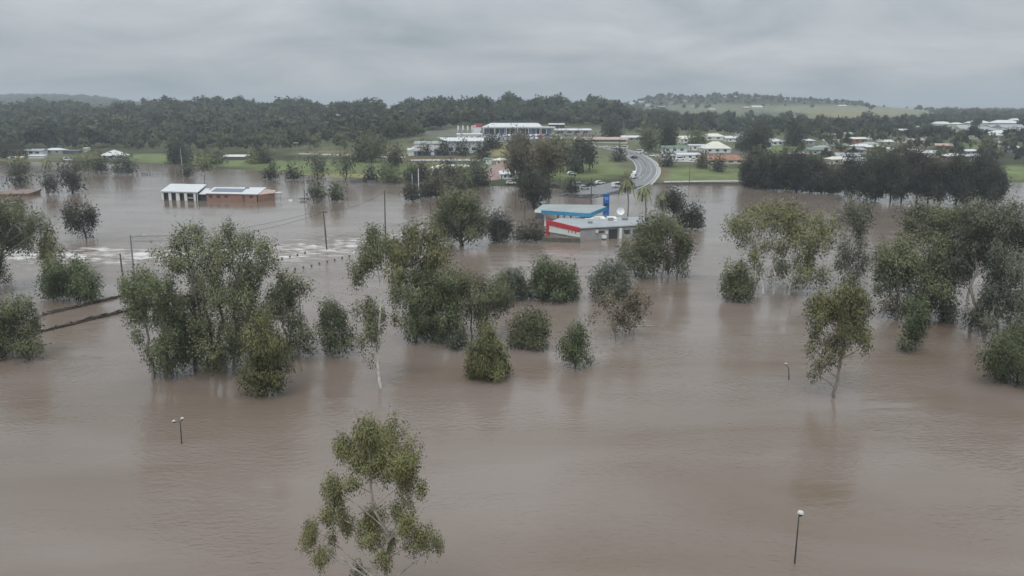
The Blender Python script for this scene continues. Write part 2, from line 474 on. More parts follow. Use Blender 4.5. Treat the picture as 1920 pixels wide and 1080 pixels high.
# ripples: small wind ripples gated by patches, and a slow swell
m1 = nt.nodes.new('ShaderNodeMapping'); m1.inputs['Scale'].default_value = (0.8, 1.5, 1); m1.inputs['Rotation'].default_value = (0, 0, math.radians(-12))
L(nt, tc.outputs['Object'], m1.inputs[0])
r1 = nt.nodes.new('ShaderNodeTexNoise'); r1.inputs['Scale'].default_value = 1.35; r1.inputs['Detail'].default_value = 3; r1.inputs['Distortion'].default_value = 0.5
L(nt, m1.outputs[0], r1.inputs['Vector'])
m2 = nt.nodes.new('ShaderNodeMapping'); m2.inputs['Scale'].default_value = (0.09, 0.22, 1); m2.inputs['Rotation'].default_value = (0, 0, math.radians(15))
L(nt, tc.outputs['Object'], m2.inputs[0])
r2 = nt.nodes.new('ShaderNodeTexNoise'); r2.inputs['Scale'].default_value = 1.0; r2.inputs['Detail'].default_value = 3; r2.inputs['Distortion'].default_value = 1.0
L(nt, m2.outputs[0], r2.inputs['Vector'])
pa = nt.nodes.new('ShaderNodeTexNoise'); pa.inputs['Scale'].default_value = 0.035; pa.inputs['Detail'].default_value = 3; pa.inputs['Distortion'].default_value = 1.5
pam = nt.nodes.new('ShaderNodeMapping'); pam.inputs['Scale'].default_value = (0.6, 1.5, 1); pam.inputs['Rotation'].default_value = (0, 0, math.radians(18))
L(nt, tc.outputs['Object'], pam.inputs[0]); L(nt, pam.outputs[0], pa.inputs['Vector'])
pr = nt.nodes.new('ShaderNodeMapRange'); pr.inputs['From Min'].default_value = 0.38; pr.inputs['From Max'].default_value = 0.62; pr.inputs['To Min'].default_value = 0.1; pr.inputs['To Max'].default_value = 1.5
L(nt, pa.outputs['Fac'], pr.inputs['Value'])
ps = nt.nodes.new('ShaderNodeMath'); ps.operation = 'MULTIPLY_ADD'; ps.inputs[1].default_value = 1.5
L(nt, at.outputs['Fac'], ps.inputs[0]); L(nt, pr.outputs[0], ps.inputs[2])
rp = nt.nodes.new('ShaderNodeAttribute'); rp.attribute_name = 'ripple'
h0 = nt.nodes.new('ShaderNodeMath'); h0.operation = 'MULTIPLY'; L(nt, ps.outputs[0], h0.inputs[0]); L(nt, rp.outputs['Fac'], h0.inputs[1])
h1 = nt.nodes.new('ShaderNodeMath'); h1.operation = 'MULTIPLY'; L(nt, r1.outputs['Fac'], h1.inputs[0]); L(nt, h0.outputs[0], h1.inputs[1])
bp1 = nt.nodes.new('ShaderNodeBump'); bp1.inputs['Strength'].default_value = 1.0; bp1.inputs['Distance'].default_value = 0.078
L(nt, h1.outputs[0], bp1.inputs['Height'])
h2 = nt.nodes.new('ShaderNodeMath'); h2.operation = 'MULTIPLY_ADD'; h2.inputs[1].default_value = 1.5; h2.inputs[2].default_value = 0.6
L(nt, at.outputs['Fac'], h2.inputs[0])
h4 = nt.nodes.new('ShaderNodeMath'); h4.operation = 'MULTIPLY'; L(nt, h2.outputs[0], h4.inputs[0]); L(nt, rp.outputs['Fac'], h4.inputs[1])
h3 = nt.nodes.new('ShaderNodeMath'); h3.operation = 'MULTIPLY'; L(nt, r2.outputs['Fac'], h3.inputs[0]); L(nt, h4.outputs[0], h3.inputs[1])
bp2 = nt.nodes.new('ShaderNodeBump'); bp2.inputs['Strength'].default_value = 1.0; bp2.inputs['Distance'].default_value = 0.12
L(nt, h3.outputs[0], bp2.inputs['Height']); L(nt, bp1.outputs[0], bp2.inputs['Normal'])
L(nt, bp2.outputs[0], b.inputs['Normal'])
M['water'] = wm

# ------------------------------------------------------------------ setting: terrain and water
rng = np.random.default_rng(7)


def grid_mesh(name, us, ys, zf, m, back=None):
    X = us[None, :] * np.maximum(ys, 60)[:, None]
    Yg = np.repeat(ys[:, None], len(us), 1)
    Z = zf(X, Yg)
    V = np.stack([X, Yg, Z], -1).reshape(-1, 3)
    nu = len(us)
    i = np.arange(len(ys) - 1)[:, None] * nu; j = np.arange(nu - 1)[None, :]
    Q = np.stack([i + j, i + j + 1, i + nu + j + 1, i + nu + j], -1).reshape(-1, 4)
    return qmesh(name, V, Q, [m], smooth=True), V


us = np.linspace(-1.15, 1.15, 300)
ys_t = np.concatenate([np.linspace(-60, 280, 8), np.linspace(300, 560, 110), np.geomspace(565, 2100, 150), np.geomspace(2150, 8500, 30)])
ter_me, TV = grid_mesh('terrain', us, ys_t, terr, M['ground'])
# cover colours: (row/column spot in the photo, radii, colour)
px_, py_ = proj(TV[:, 0], TV[:, 1], TV[:, 2])
cov = np.tile(np.array([0.060, 0.066, 0.036]), (len(TV), 1))
def cover(cx, cy, rx, ry, colr, soft=0.25):
    d = np.sqrt(((px_ - cx) / rx) ** 2 + ((py_ - cy) / ry) ** 2)
    w = np.clip((1 + soft - d) / (2 * soft), 0, 1)[:, None] * (TV[:, 1] > 100)[:, None]
    cov[:] = cov * (1 - w) + np.array(colr) * w
LAWN = (0.160, 0.188, 0.085); DRY = (0.24, 0.21, 0.11); DULL = (0.135, 0.140, 0.082); MUD = (0.16, 0.125, 0.085); PALE = (0.21, 0.215, 0.145)
cover(960, 250, 1600, 36, DULL, 0.2)
cover(60, 293, 200, 9, DULL); cover(310, 297, 90, 9, LAWN); cover(450, 306, 90, 6, LAWN)
cover(620, 313, 160, 13, LAWN); cover(780, 312, 110, 22, LAWN); cover(640, 330, 200, 4, DRY)
cover(660, 288, 110, 6, DRY); cover(830, 299, 130, 7, MUD)
cover(950, 282, 50, 12, DRY); cover(935, 318, 50, 18, PALE)
cover(1090, 315, 100, 20, LAWN); cover(1120, 293, 50, 12, DULL); cover(1180, 305, 30, 16, DULL)
cover(1310, 328, 110, 15, LAWN); cover(1300, 300, 120, 12, DULL); cover(1240, 318, 14, 24, MUD)
cover(1470, 281, 55, 9, LAWN); cover(1905, 324, 45, 14, LAWN); cover(1820, 273, 30, 8, LAWN); cover(1255, 272, 60, 6, LAWN); cover(1820, 255, 60, 6, PALE)
cover(1540, 209, 260, 12, PALE); cover(1330, 205, 130, 10, (0.16, 0.17, 0.11)); cover(1590, 214, 100, 5, DRY); cover(1450, 215, 70, 5, (0.10, 0.11, 0.07))
cover(960, 248, 190, 10, (0.16, 0.16, 0.14)); cover(1330, 290, 90, 10, (0.15, 0.14, 0.12))
ca = ter_me.color_attributes.new('cover', 'FLOAT_COLOR', 'POINT')
ca.data.foreach_set('color', np.concatenate([cov, np.ones((len(cov), 1))], 1).astype(np.float32).ravel())
tag(link('terrain', ter_me), kind='structure')

# water sheet: finer near the camera, gentle relief, standing waves where the current crosses the drowned bridge
us_w = np.linspace(-1.2, 1.2, 420)
ys_w = np.concatenate([np.linspace(-80, 20, 6), np.geomspace(24, 620, 520)])
WAVES = [(20, 470, 60, 14, .9), (120, 478, 60, 12, .8), (190, 468, 40, 9, 1), (270, 475, 50, 12, 1), (330, 480, 70, 16, 1), (60, 500, 70, 10, .6), (400, 470, 80, 16, .9), (430, 490, 70, 16, .8),
         (530, 485, 60, 12, 1), (560, 470, 50, 8, 1), (640, 468, 60, 8, .9), (700, 452, 60, 12, .8), (760, 440, 60, 10, .7), (800, 418, 50, 9, .6), (850, 405, 60, 8, .3),
         (180, 560, 60, 6, .35), (280, 595, 60, 8, .3), (640, 480, 40, 6, .5), (1190, 600, 40, 8, .35), (1480, 372, 90, 8, .35), (290, 805, 45, 14, .2), (870, 345, 60, 6, .2), (1230, 615, 60, 8, .2)]
_bl = [(-60, 482), (150, 478), (330, 482), (520, 476), (620, 466), (700, 452), (800, 428), (880, 404)]
for _x in range(-60, 881, 24):
    WAVES.append((_x, float(np.interp(_x, [p[0] for p in _bl], [p[1] for p in _bl])), 26, float(np.interp(_x, [0, 520, 880], [22, 30, 16])), float(np.interp(_x, [-60, 700, 880], [.95, .95, .7]))))
def wave_amount(x, y):
    a, c_ = proj(x, np.maximum(y, 5), 0 * x)
    s = np.zeros_like(x)
    for cx, cy, rx, ry, v in WAVES:
        s = np.maximum(s, v * np.exp(-((a - cx) / rx) ** 2 - ((c_ - cy) / ry) ** 2))
    return s
def water_z(x, y):
    s = wave_amount(x, y)
    w = (np.sin(x * 0.9 + y * 0.35 + 2 * np.sin(y * 0.11)) * np.sin(y * 0.8 - x * 0.21 + 1.5 * np.sin(x * 0.17)))
    return s * 0.22 * w
wat_me, WV = grid_mesh('water', us_w, ys_w, water_z, M['water'])
fa = wat_me.attributes.new('rough_water', 'FLOAT', 'POINT')
fa.data.foreach_set('value', wave_amount(WV[:, 0], WV[:, 1]).astype(np.float32))
# the ponded fields beyond the road lie calm, the river reach in front runs rippled
fb = wat_me.attributes.new('ripple', 'FLOAT', 'POINT')
_r = 1 - .72 * np.clip((WV[:, 1] - 150) / 90, 0, 1)
_r = np.maximum(_r, np.clip(wave_amount(WV[:, 0], WV[:, 1]) * 1.2, 0, 1))
fb.data.foreach_set('value', _r.astype(np.float32))
tag(link('water', wat_me), kind='structure')

# ------------------------------------------------------------------ trees
def leaves(centers, radii, leaf_len, cover_k, r, droop=0.5, aspect=0.36, zmin=0.03, tuft=None):
    """diamond leaves in tufts spread through ellipsoids; returns vertices and quads"""
    Vs = []; Ns = []
    tuft = tuft or leaf_len * 2.1
    for c, rad in zip(centers, radii):
        rx, ry, rz = rad
        area = math.pi * rx * rz
        n = int(area * cover_k * 1.0 / (leaf_len * leaf_len * aspect * 0.5))
        n = max(n, 12)
        k = 36
        nt_ = max(3, n // k)
        R3 = np.array([rx, ry, rz])
        # sub-masses on the ellipsoid give an uneven, lobed outline
        ns = max(4, min(12, nt_ // 4))
        sd = r.normal(size=(ns, 3)); sd /= np.linalg.norm(sd, axis=1, keepdims=True)
        sc_ = sd * r.uniform(.42, .92, (ns, 1)); sr = r.uniform(.22, .46, ns)
        pick = r.integers(0, ns, nt_)
        d = r.normal(size=(nt_, 3)); d /= np.linalg.norm(d, axis=1, keepdims=True)
        rr_ = r.uniform(0.0, 1.0, nt_) ** 0.42
        u = sc_[pick] + d * (rr_ * sr[pick])[:, None]
        core = r.random(nt_) < .22
        u[core] = d[core] * (rr_[core] * .6)[:, None]
        tc_ = c + u * R3
        pos = np.repeat(tc_, k, 0) + r.normal(size=(nt_ * k, 3)) * tuft * np.array([0.50, 0.50, 0.98])
        dirn = r.normal(size=pos.shape) * 0.7
        dirn[:, 2] -= droop * 1.6
        dirn += (pos - c) / R3 * 0.5
        dirn /= np.linalg.norm(dirn, axis=1, keepdims=True)
        s = np.cross(dirn, r.normal(size=pos.shape)); s /= np.maximum(np.linalg.norm(s, axis=1, keepdims=True), 1e-6)
        ll = leaf_len * r.uniform(0.6, 1.3, (len(pos), 1))
        a = pos; b_ = pos + dirn * ll; mid = pos + dirn * ll * 0.45; w = s * ll * aspect * 0.5
        q = np.stack([a, mid + w, b_, mid - w], 1)
        # orient each leaf so that it faces away from its mass (both sides shade alike from outside)
        nrm = np.cross(b_ - a, w)
        outw = (pos - np.repeat(tc_, k, 0)) / max(tuft, 1e-6) * .6 + (pos - c) / R3 + np.array([0, 0, .5])
        flip = (nrm * outw).sum(1) < 0
        q[flip] = q[flip][:, ::-1]
        nn_ = outw / np.maximum(np.linalg.norm(outw, axis=1, keepdims=True), 1e-6) + .35 * np.where(flip[:, None], -1, 1) * nrm / np.maximum(np.linalg.norm(nrm, axis=1, keepdims=True), 1e-9)
        nn_ /= np.maximum(np.linalg.norm(nn_, axis=1, keepdims=True), 1e-6)
        ok = q[:, :, 2].min(1) > zmin
        q = q[ok]
        Vs.append(q.reshape(-1, 3)); Ns.append(np.repeat(nn_[ok], 4, 0))
    V = np.concatenate(Vs)
    return V, np.arange(len(V)).reshape(-1, 4), np.concatenate(Ns)


def bez(p0, p1, p2, n=6):
    t = np.linspace(0, 1, n)[:, None]
    return (1 - t) ** 2 * p0 + 2 * t * (1 - t) * p1 + t * t * p2


def limbs(bases, centers, radii, r0, r, zb=-1.0, twigs=3, nseg=6, lean=True, top=None):
    """tapered stems rising from the water with a limb curving to each foliage mass"""
    Vs, Qs, n = [], [], 0
    def add(p, rad, k=6):
        nonlocal n
        V, Q = tube_arrays(p, rad, k)
        Vs.append(V); Qs.append(Q + n); n += len(V)
    centers = np.array(centers); radii = np.array(radii)
    groups = {i: [] for i in range(len(bases))}
    for j, c in enumerate(centers):
        i = int(np.argmin([abs(b_[0] - c[0]) + 0.4 * abs(b_[1] - c[1]) for b_ in bases]))
        groups[i].append(j)
    for i, b_ in enumerate(bases):
        js = groups[i]
        if not js: continue
        cs = centers[js]
        hi = cs[np.argmax(cs[:, 2])]
        tip = np.array([np.average(cs[:, 0], weights=cs[:, 2]), np.average(cs[:, 1], weights=cs[:, 2]), hi[2]]) if top is None else np.array(top)
        tip = tip * 0.55 + hi * 0.45; tip[2] = hi[2]
        b0 = np.array([b_[0], b_[1], zb])
        midp = (b0 + tip) / 2 + np.array([r.normal() * .02, r.normal() * .02, 0]) * (tip[2] - zb); midp[0] = b0[0] * .6 + tip[0] * .4
        tr = bez(b0, midp, tip, 10)
        tr[1:-1, :2] += r.normal(size=(8, 2)) * 0.012 * (tip[2] - zb)
        rad = r0 * np.linspace(1, 0.12, 10) ** 0.9
        add(tr, rad, 7)
        for j in js:
            c = centers[j]
            dh = np.linalg.norm(c[:2] - np.array([np.interp(c[2], tr[:, 2], tr[:, 0]), np.interp(c[2], tr[:, 2], tr[:, 1])]))
            za = max(c[2] - 0.6 * dh - 0.4 * radii[j][2], 0.06 * tip[2] + 0.15)
            za = min(za, tip[2] * 0.92)
            pa = np.array([np.interp(za, tr[:, 2], tr[:, 0]), np.interp(za, tr[:, 2], tr[:, 1]), za])
            ra = float(np.interp(za, tr[:, 2], rad)) * 0.5
            mid = pa * 0.45 + c * 0.55; mid[2] = max(mid[2] + 0.05 * dh - 0.0, 0.1); mid[:2] += r.normal(size=2) * 0.06 * (dh + 0.5)
            p = bez(pa, mid, c, nseg)
            rl = np.linspace(ra, max(ra * 0.3, 0.012 * r0 * 10), nseg)
            add(p, rl, 5)
            for _ in range(twigs):
                dd = r.normal(size=3); dd[2] = abs(dd[2]) * 0.8; dd /= np.linalg.norm(dd)
                e = c + dd * radii[j] * 0.9
                s0 = p[-2] * 0.5 + c * 0.5
                add(bez(s0, (s0 + e) / 2 + r.normal(size=3) * 0.1 * radii[j], e, 4), np.linspace(rl[-1] * 0.9, rl[-1] * 0.25, 4), 4)
    return np.concatenate(Vs), np.concatenate(Qs)


def to_3d(base, blobs, r, deep=0.75, grow=1.1):
    """blobs read off the photograph, set in the round about the trunk's distance"""
    xs = [b_[0] for b_ in blobs]
    cx = 0.5 * (min(xs) + max(xs)); hw = max(0.5 * (max(b_[0] + b_[2] for b_ in blobs) - min(b_[0] - b_[2] for b_ in blobs)), 1)
    Y0 = base[1]
    sc = Y0 / FPX * 1.02
    C_, R_ = [], []
    for i, (x, y, rx, ry) in enumerate(blobs):
        room = math.sqrt(max(0.05, 1 - ((x - cx) / hw) ** 2)) * hw * sc
        off = r.uniform(-1, 1) * deep * max(room - rx * sc * 0.6, 0.2 * room)
        p = R(x, y, Y0 + off)
        k = (Y0 + off) / FPX * 1.02
        k *= grow
        C_.append(p); R_.append((rx * k, (0.5 * rx + 0.5 * max(rx, ry)) * k, ry * k))
    return C_, R_


def tree(name, label, base_px, blobs, leaf='gum', bark='bark_grey', cat='tree', group=None, cover_k=3.6, r0=None, stems=None, seed=None,
         droop=0.5, deep=0.75, lf=1.0, grow=1.1, base=None, twigs=3, zb=None):
    r = np.random.default_rng(seed if seed is not None else int(base_px[0] * 7 + base_px[1]))
    if base is None: base = G(*base_px)
    C_, R_ = to_3d(base, blobs, r, deep, grow)
    D = math.hypot(base[1], H)
    ll = 0.0030 * D * lf
    z0 = base[2]
    V, Q, N_ = leaves(C_, R_, ll, cover_k, r, droop, zmin=z0 + 0.02)
    root = thing(name, (base[0], base[1], z0), label, cat, group)
    o = np.array([base[0], base[1], z0])
    link('crown', qmesh('crown', V - o, Q, [M[leaf]], nrm=N_), root)
    if stems is None: stems = [0]
    hgt = max(c[2] for c in C_) - z0
    if r0 is None: r0 = 0.018 * hgt + 0.05
    bs = [np.array([base[0] + s * base[1] / FPX, base[1] + (r.normal() * 0.8 if len(stems) > 1 else 0)]) for s in stems]
    V, Q = limbs(bs, [c - np.array([0, 0, z0]) for c in C_], R_, r0 / math.sqrt(len(stems)) * 1.15, r, zb=-1.2 if zb is None else zb, twigs=twigs)
    o2 = np.array([base[0], base[1], 0])
    link('trunk', qmesh('trunk', V - o2, Q, [M[bark]], smooth=True), root)
    return root


def auto_blobs(cx, cy, rx, ry, n, seed, shape='round'):
    r = random.Random(seed)
    out = [(cx, cy + ry * .1, rx * .62, ry * .62)]
    for i in range(n):
        a = i * 2.4 + r.uniform(-.4, .4)
        k = r.uniform(.45, .72)
        x = cx + math.cos(a) * rx * k
        y = cy - math.sin(a) * ry * k
        if shape == 'cone': x = cx + (x - cx) * (0.45 + 0.6 * (y - cy + ry) / (2 * ry))
        s = r.uniform(.32, .48)
        out.append((x, y, rx * s, ry * s))
    return out


# --- near and middle flood trees, read mass by mass
tree('gum_tree', 'young gum with pale trunk and separate leaf masses, nearest of all, bottom left of centre', (735, 1200),
     [(717, 834, 45, 44), (690, 815, 30, 26), (648, 841, 17, 28), (676, 812, 22, 20), (767, 860, 27, 33), (695, 878, 33, 24), (767, 900, 28, 24), (735, 870, 26, 26), (793, 914, 12, 11), (764, 941, 10, 9),
      (626, 916, 17, 34), (657, 907, 12, 13), (626, 966, 24, 19), (651, 986, 14, 18), (579, 1000, 19, 24), (621, 1013, 10, 10), (605, 1040, 14, 21), (695, 1000, 28, 31), (701, 968, 18, 18),
      (767, 992, 25, 34), (745, 960, 15, 13), (799, 1011, 14, 24), (821, 1018, 9, 15), (717, 1046, 16, 15), (733, 1017, 15, 14), (673, 1074, 15, 12)],
     'olive', 'bark_white', cover_k=3.9, r0=0.17, seed=5, deep=0.6, droop=0.8, lf=0.85, grow=1.28)
tree('gum_tree', 'lone slender gum with domed olive crown standing apart in open water on the right', (1569, 745),
     [(1587, 542, 22, 15), (1557, 562, 33, 21), (1594, 568, 33, 23), (1538, 588, 22, 25), (1605, 596, 22, 26), (1579, 618, 24, 18), (1609, 625, 20, 15), (1531, 614, 12, 10), (1624, 644, 7, 14), (1520, 652, 9, 8), (1527, 630, 9, 7),
      (1549, 644, 12, 13), (1579, 652, 14, 9), (1556, 668, 15, 8), (1537, 684, 9, 11), (1529, 701, 7, 7), (1575, 580, 25, 18)],
     'olive', 'bark_grey', cover_k=4.6, r0=0.20, deep=0.65, droop=0.7)
tree('gum_tree', 'tall thin white-trunked gum with tufts at top and middle and bare stem between', (717, 728),
     [(706, 447, 21, 18), (695, 471, 27, 20), (674, 496, 15, 22), (674, 520, 13, 12), (703, 487, 19, 14), (724, 458, 14, 14), (692, 577, 23, 13), (706, 595, 20, 19), (671, 580, 10, 8), (692, 619, 14, 19),
      (678, 640, 9, 13), (703, 640, 8, 11), (697, 672, 5, 5), (738, 556, 8, 13), (741, 591, 11, 9), (757, 604, 12, 10)],
     'gum', 'bark_pale', cover_k=3.6, r0=0.20, deep=0.5, droop=0.8)
tree('gum_tree', 'pale olive drooping gum rising highest in the middle clump', (800, 622),
     [(790, 440, 38, 26), (762, 478, 38, 32), (828, 470, 28, 28), (745, 512, 22, 24), (780, 522, 30, 20), (805, 495, 28, 26), (740, 465, 16, 22)],
     'olive', 'bark_white', stems=[-20, 10], deep=0.8, cover_k=3.2, droop=0.8)
tree('gum_tree', 'green full-bodied gum at the left of the middle clump behind the bush with pointed top', (822, 640),
     [(800, 540, 44, 28), (768, 560, 28, 26), (836, 552, 38, 28), (788, 598, 38, 28), (842, 600, 32, 24), (828, 622, 34, 18), (850, 525, 28, 20), (775, 618, 22, 18), (810, 575, 34, 24)],
     'green', 'bark_grey', stems=[-25, 0, 20], cover_k=3.8)
tree('gum_tree', 'airy gum with open forked trunk right behind the bush with pointed top', (893, 641),
     [(908, 556, 42, 24), (882, 530, 28, 17), (930, 545, 30, 20), (905, 580, 30, 16), (945, 565, 22, 15), (880, 575, 20, 16), (900, 600, 16, 9)],
     'gum', 'bark_grey', stems=[-8, 6], cover_k=3.4)
tree('gum_tree', 'small grey-green gum between the airy forked gum and the round bush', (968, 562),
     [(950, 524, 30, 20), (982, 545, 20, 15), (965, 535, 28, 20), (935, 535, 18, 14), (1000, 548, 14, 10), (965, 516, 16, 12)],
     'blue', 'bark_grey', stems=[-6, 8], cover_k=3.3)
tree('flooded_bush', 'small dark bush low in the water beside the airy forked gum', (862, 655), auto_blobs(862, 638, 22, 17, 6, 3), 'blue', 'bark_dark', 'bush', cover_k=4)
tree('flooded_bush', 'dense drooping bush with pointed top, its skirt in the water at mid-picture', (915, 712),
     [(910, 625, 18, 18), (914, 645, 27, 22), (903, 668, 30, 26), (930, 668, 26, 24), (898, 692, 25, 20), (932, 692, 24, 20), (915, 690, 34, 22)],
     'olive', 'bark_grey', 'bush', cover_k=5, droop=0.9, seed=14)
tree('flooded_bush', 'large round dark green bush behind the middle clump', (1040, 560),
     [(1020, 505, 20, 20), (1045, 510, 28, 22), (1018, 530, 28, 26), (1062, 528, 26, 26), (1040, 540, 38, 20), (1070, 545, 18, 14), (1012, 548, 20, 12)],
     'green', 'bark_grey', 'bush', cover_k=4.4, stems=[-18, 0, 20])
tree('flooded_bush', 'broad low bush with upright sprays left of the small leafy sapling', (995, 652),
     [(993, 600, 24, 18), (975, 618, 20, 18), (1015, 612, 20, 22), (990, 630, 30, 20), (1012, 638, 20, 14), (968, 636, 14, 12), (960, 645, 8, 6)],
     'gum', 'bark_grey', 'bush', cover_k=4.2, stems=[-12, 0, 12])
tree('flooded_bush', 'small leafy sapling alone below the bronze twiggy tree', (1078, 688),
     [(1078, 620, 16, 15), (1066, 640, 17, 16), (1092, 636, 16, 16), (1080, 655, 20, 16), (1060, 662, 10, 10), (1102, 666, 9, 11), (1077, 674, 14, 12)],
     'green', 'bark_grey', 'bush', cover_k=3.8, droop=0.8)
tree('gum_tree', 'bluish grey-green tree just behind the bronze twiggy tree', (1143, 560),
     [(1140, 506, 26, 16), (1125, 525, 20, 20), (1158, 522, 24, 22), (1140, 540, 30, 16), (1120, 545, 14, 10), (1165, 542, 14, 10)],
     'blue', 'bark_grey', cover_k=3.8, stems=[-10, 6])
tree('gum_tree', 'bronze twiggy half-bare tree with leaning stems, mid-picture right', (1172, 636),
     [(1125, 558, 20, 9), (1150, 562, 16, 10), (1195, 562, 20, 12), (1180, 572, 24, 14), (1160, 590, 18, 14), (1178, 600, 14, 16), (1212, 570, 10, 9), (1108, 592, 5, 12), (1195, 585, 10, 12), (1150, 610, 10, 8)],
     'brown', 'bark_grey', cover_k=2.4, stems=[-14, 0, 12], twigs=7)
tree('gum_tree', 'big dome-shaped many-stemmed gum right of the service station', (1240, 519),
     [(1235, 420, 34, 17), (1210, 438, 30, 22), (1255, 432, 34, 20), (1275, 450, 24, 20), (1195, 462, 26, 24), (1235, 460, 36, 24), (1275, 478, 20, 16), (1190, 490, 20, 18), (1285, 462, 14, 14), (1215, 492, 22, 14), (1172, 478, 10, 14), (1250, 490, 20, 12), (1285, 505, 10, 9), (1205, 510, 18, 7)],
     'gum', 'bark_white', cover_k=3.4, stems=[-32, -14, 0, 16, 30], r0=0.5, seed=12)
tree('gum_tree', 'wide airy gum with several pale leaning trunks, centre of the right half', (1445, 552),
     [(1424, 398, 30, 16), (1387, 418, 22, 20), (1475, 396, 34, 16), (1442, 418, 34, 20), (1505, 412, 34, 22), (1546, 421, 24, 22), (1494, 452, 30, 24), (1530, 451, 26, 22), (1401, 446, 20, 16), (1450, 462, 24, 18), (1418, 475, 14, 18),
      (1505, 486, 24, 18), (1466, 503, 20, 20), (1505, 516, 22, 16), (1542, 519, 20, 13), (1492, 538, 20, 10), (1375, 432, 12, 10), (1556, 445, 14, 14), (1424, 500, 10, 12)],
     'olive', 'bark_pale', cover_k=2.7, stems=[-32, -12, 8, 34], r0=0.42, seed=21, twigs=4)
tree('flooded_bush', 'rounded bush at the left foot of the wide airy gum', (1383, 563),
     [(1385, 508, 20, 17), (1375, 528, 20, 20), (1396, 525, 18, 20), (1370, 545, 18, 14), (1395, 547, 20, 14), (1383, 540, 26, 18)], 'gum', 'bark_dark', 'bush', cover_k=4.6)
tree('gum_tree', 'narrow upright gum with pale limbs between the wide airy gum and the dark right-hand mass', (1602, 536),
     [(1605, 382, 30, 13), (1590, 400, 22, 17), (1618, 400, 20, 18), (1604, 425, 22, 14), (1587, 460, 14, 20), (1614, 460, 18, 20), (1592, 495, 22, 18), (1614, 495, 20, 17), (1601, 520, 22, 13), (1575, 475, 9, 12)],
     'grey', 'bark_pale', cover_k=2.2, stems=[-8, 6], twigs=6)
tree('gum_tree', 'tree with flat-topped spreading crown behind the dark right-hand mass', (1790, 560),
     [(1727, 396, 34, 15), (1764, 412, 44, 18), (1705, 414, 18, 16), (1801, 412, 38, 22), (1696, 448, 16, 12), (1735, 440, 22, 14), (1790, 440, 40, 22), (1825, 430, 34, 24)],
     'gum', 'bark_grey', cover_k=3.2, stems=[-40, 0, 25], r0=0.4)
tree('gum_tree', 'dense dark olive tree forming the left shoulder of the right-hand mass', (1733, 600),
     [(1675, 470, 24, 20), (1690, 488, 30, 26), (1653, 482, 17, 20), (1646, 508, 14, 18), (1727, 500, 38, 32), (1757, 468, 32, 24), (1766, 506, 36, 28), (1690, 518, 30, 20), (1746, 540, 42, 24), (1757, 566, 38, 20), (1660, 536, 18, 14), (1715, 560, 26, 16), (1770, 590, 22, 12)],
     'gum', 'bark_grey', cover_k=3.6, stems=[-50, -20, 10, 40], r0=0.45)
tree('gum_tree', 'largest greyish gum with fan of bare white limbs at the right edge', (1852, 622),
     [(1868, 396, 48, 22), (1905, 414, 40, 24), (1838, 410, 34, 20), (1820, 450, 36, 24), (1868, 440, 44, 26), (1912, 445, 40, 30), (1806, 485, 28, 22), (1846, 485, 36, 26), (1896, 490, 40, 30), (1827, 584, 22, 18), (1857, 560, 28, 20),
      (1894, 552, 38, 26), (1857, 600, 20, 13), (1838, 606, 14, 10), (1800, 520, 22, 20), (1918, 580, 30, 26), (1950, 430, 40, 40), (1960, 520, 40, 40), (1870, 525, 30, 18)],
     'grey', 'bark_white', cover_k=2.9, stems=[-30, -8, 14, 34], r0=0.55, twigs=8, seed=9, grow=1.25)
tree('flooded_bush', 'thin brownish shrub at the foot of the right-hand mass', (1682, 598), auto_blobs(1680, 574, 28, 18, 7, 5), 'brown', 'bark_grey', 'bush', cover_k=2.4, twigs=6)
tree('flooded_bush', 'fresh green bush with drowned skirt standing in front of the right-hand mass', (1705, 658),
     [(1718, 575, 18, 16), (1726, 592, 17, 14), (1712, 602, 19, 16), (1714, 625, 16, 12), (1702, 644, 22, 10), (1716, 612, 22, 18)], 'green', 'bark_grey', 'bush', cover_k=4)
tree('flooded_bush', 'dark green bush cut by the right edge of the picture, lowest of the right bank', (1912, 718),
     [(1890, 655, 36, 32), (1915, 630, 34, 26), (1858, 672, 18, 15), (1880, 690, 32, 16), (1920, 680, 34, 32), (1945, 650, 34, 40), (1872, 650, 20, 18)], 'green', 'bark_dark', 'bush', cover_k=4.4)
tree('gum_tree', 'small half-drowned leafy top between the dark mass and the white-limbed gum', (1776, 606), auto_blobs(1776, 592, 14, 12, 5, 8), 'grey', 'bark_white', cover_k=2.4, twigs=5)
# left side
tree('gum_tree', 'large gum cut by the left edge with a long low limb reaching right', (-12, 545),
     [(10, 388, 34, 24), (-20, 400, 40, 30), (36, 404, 20, 18), (72, 415, 24, 13), (50, 432, 26, 14), (85, 428, 14, 10), (28, 455, 30, 14), (5, 440, 30, 22), (-25, 450, 40, 30), (52, 455, 14, 10), (8, 522, 12, 14), (-20, 500, 30, 24)],
     'gum', 'bark_grey', cover_k=3.2, r0=0.45, stems=[-10, 8])
tree('gum_tree', 'slim pale-leaved gum poking above the dense left-hand bush', (98, 548),
     [(90, 450, 14, 12), (92, 466, 16, 14), (84, 482, 12, 12), (98, 486, 12, 12), (104, 470, 8, 10)], 'olive', 'bark_grey', cover_k=3.4)
tree('flooded_bush', 'dense left-hand bush with two humps above the submerged railing', (130, 564),
     [(105, 505, 24, 20), (140, 510, 26, 20), (165, 520, 18, 22), (110, 535, 30, 24), (150, 540, 30, 22), (128, 525, 34, 28), (92, 540, 14, 14), (168, 545, 14, 14)],
     'green', 'bark_dark', 'bush', cover_k=4.4, stems=[-25, 0, 20])
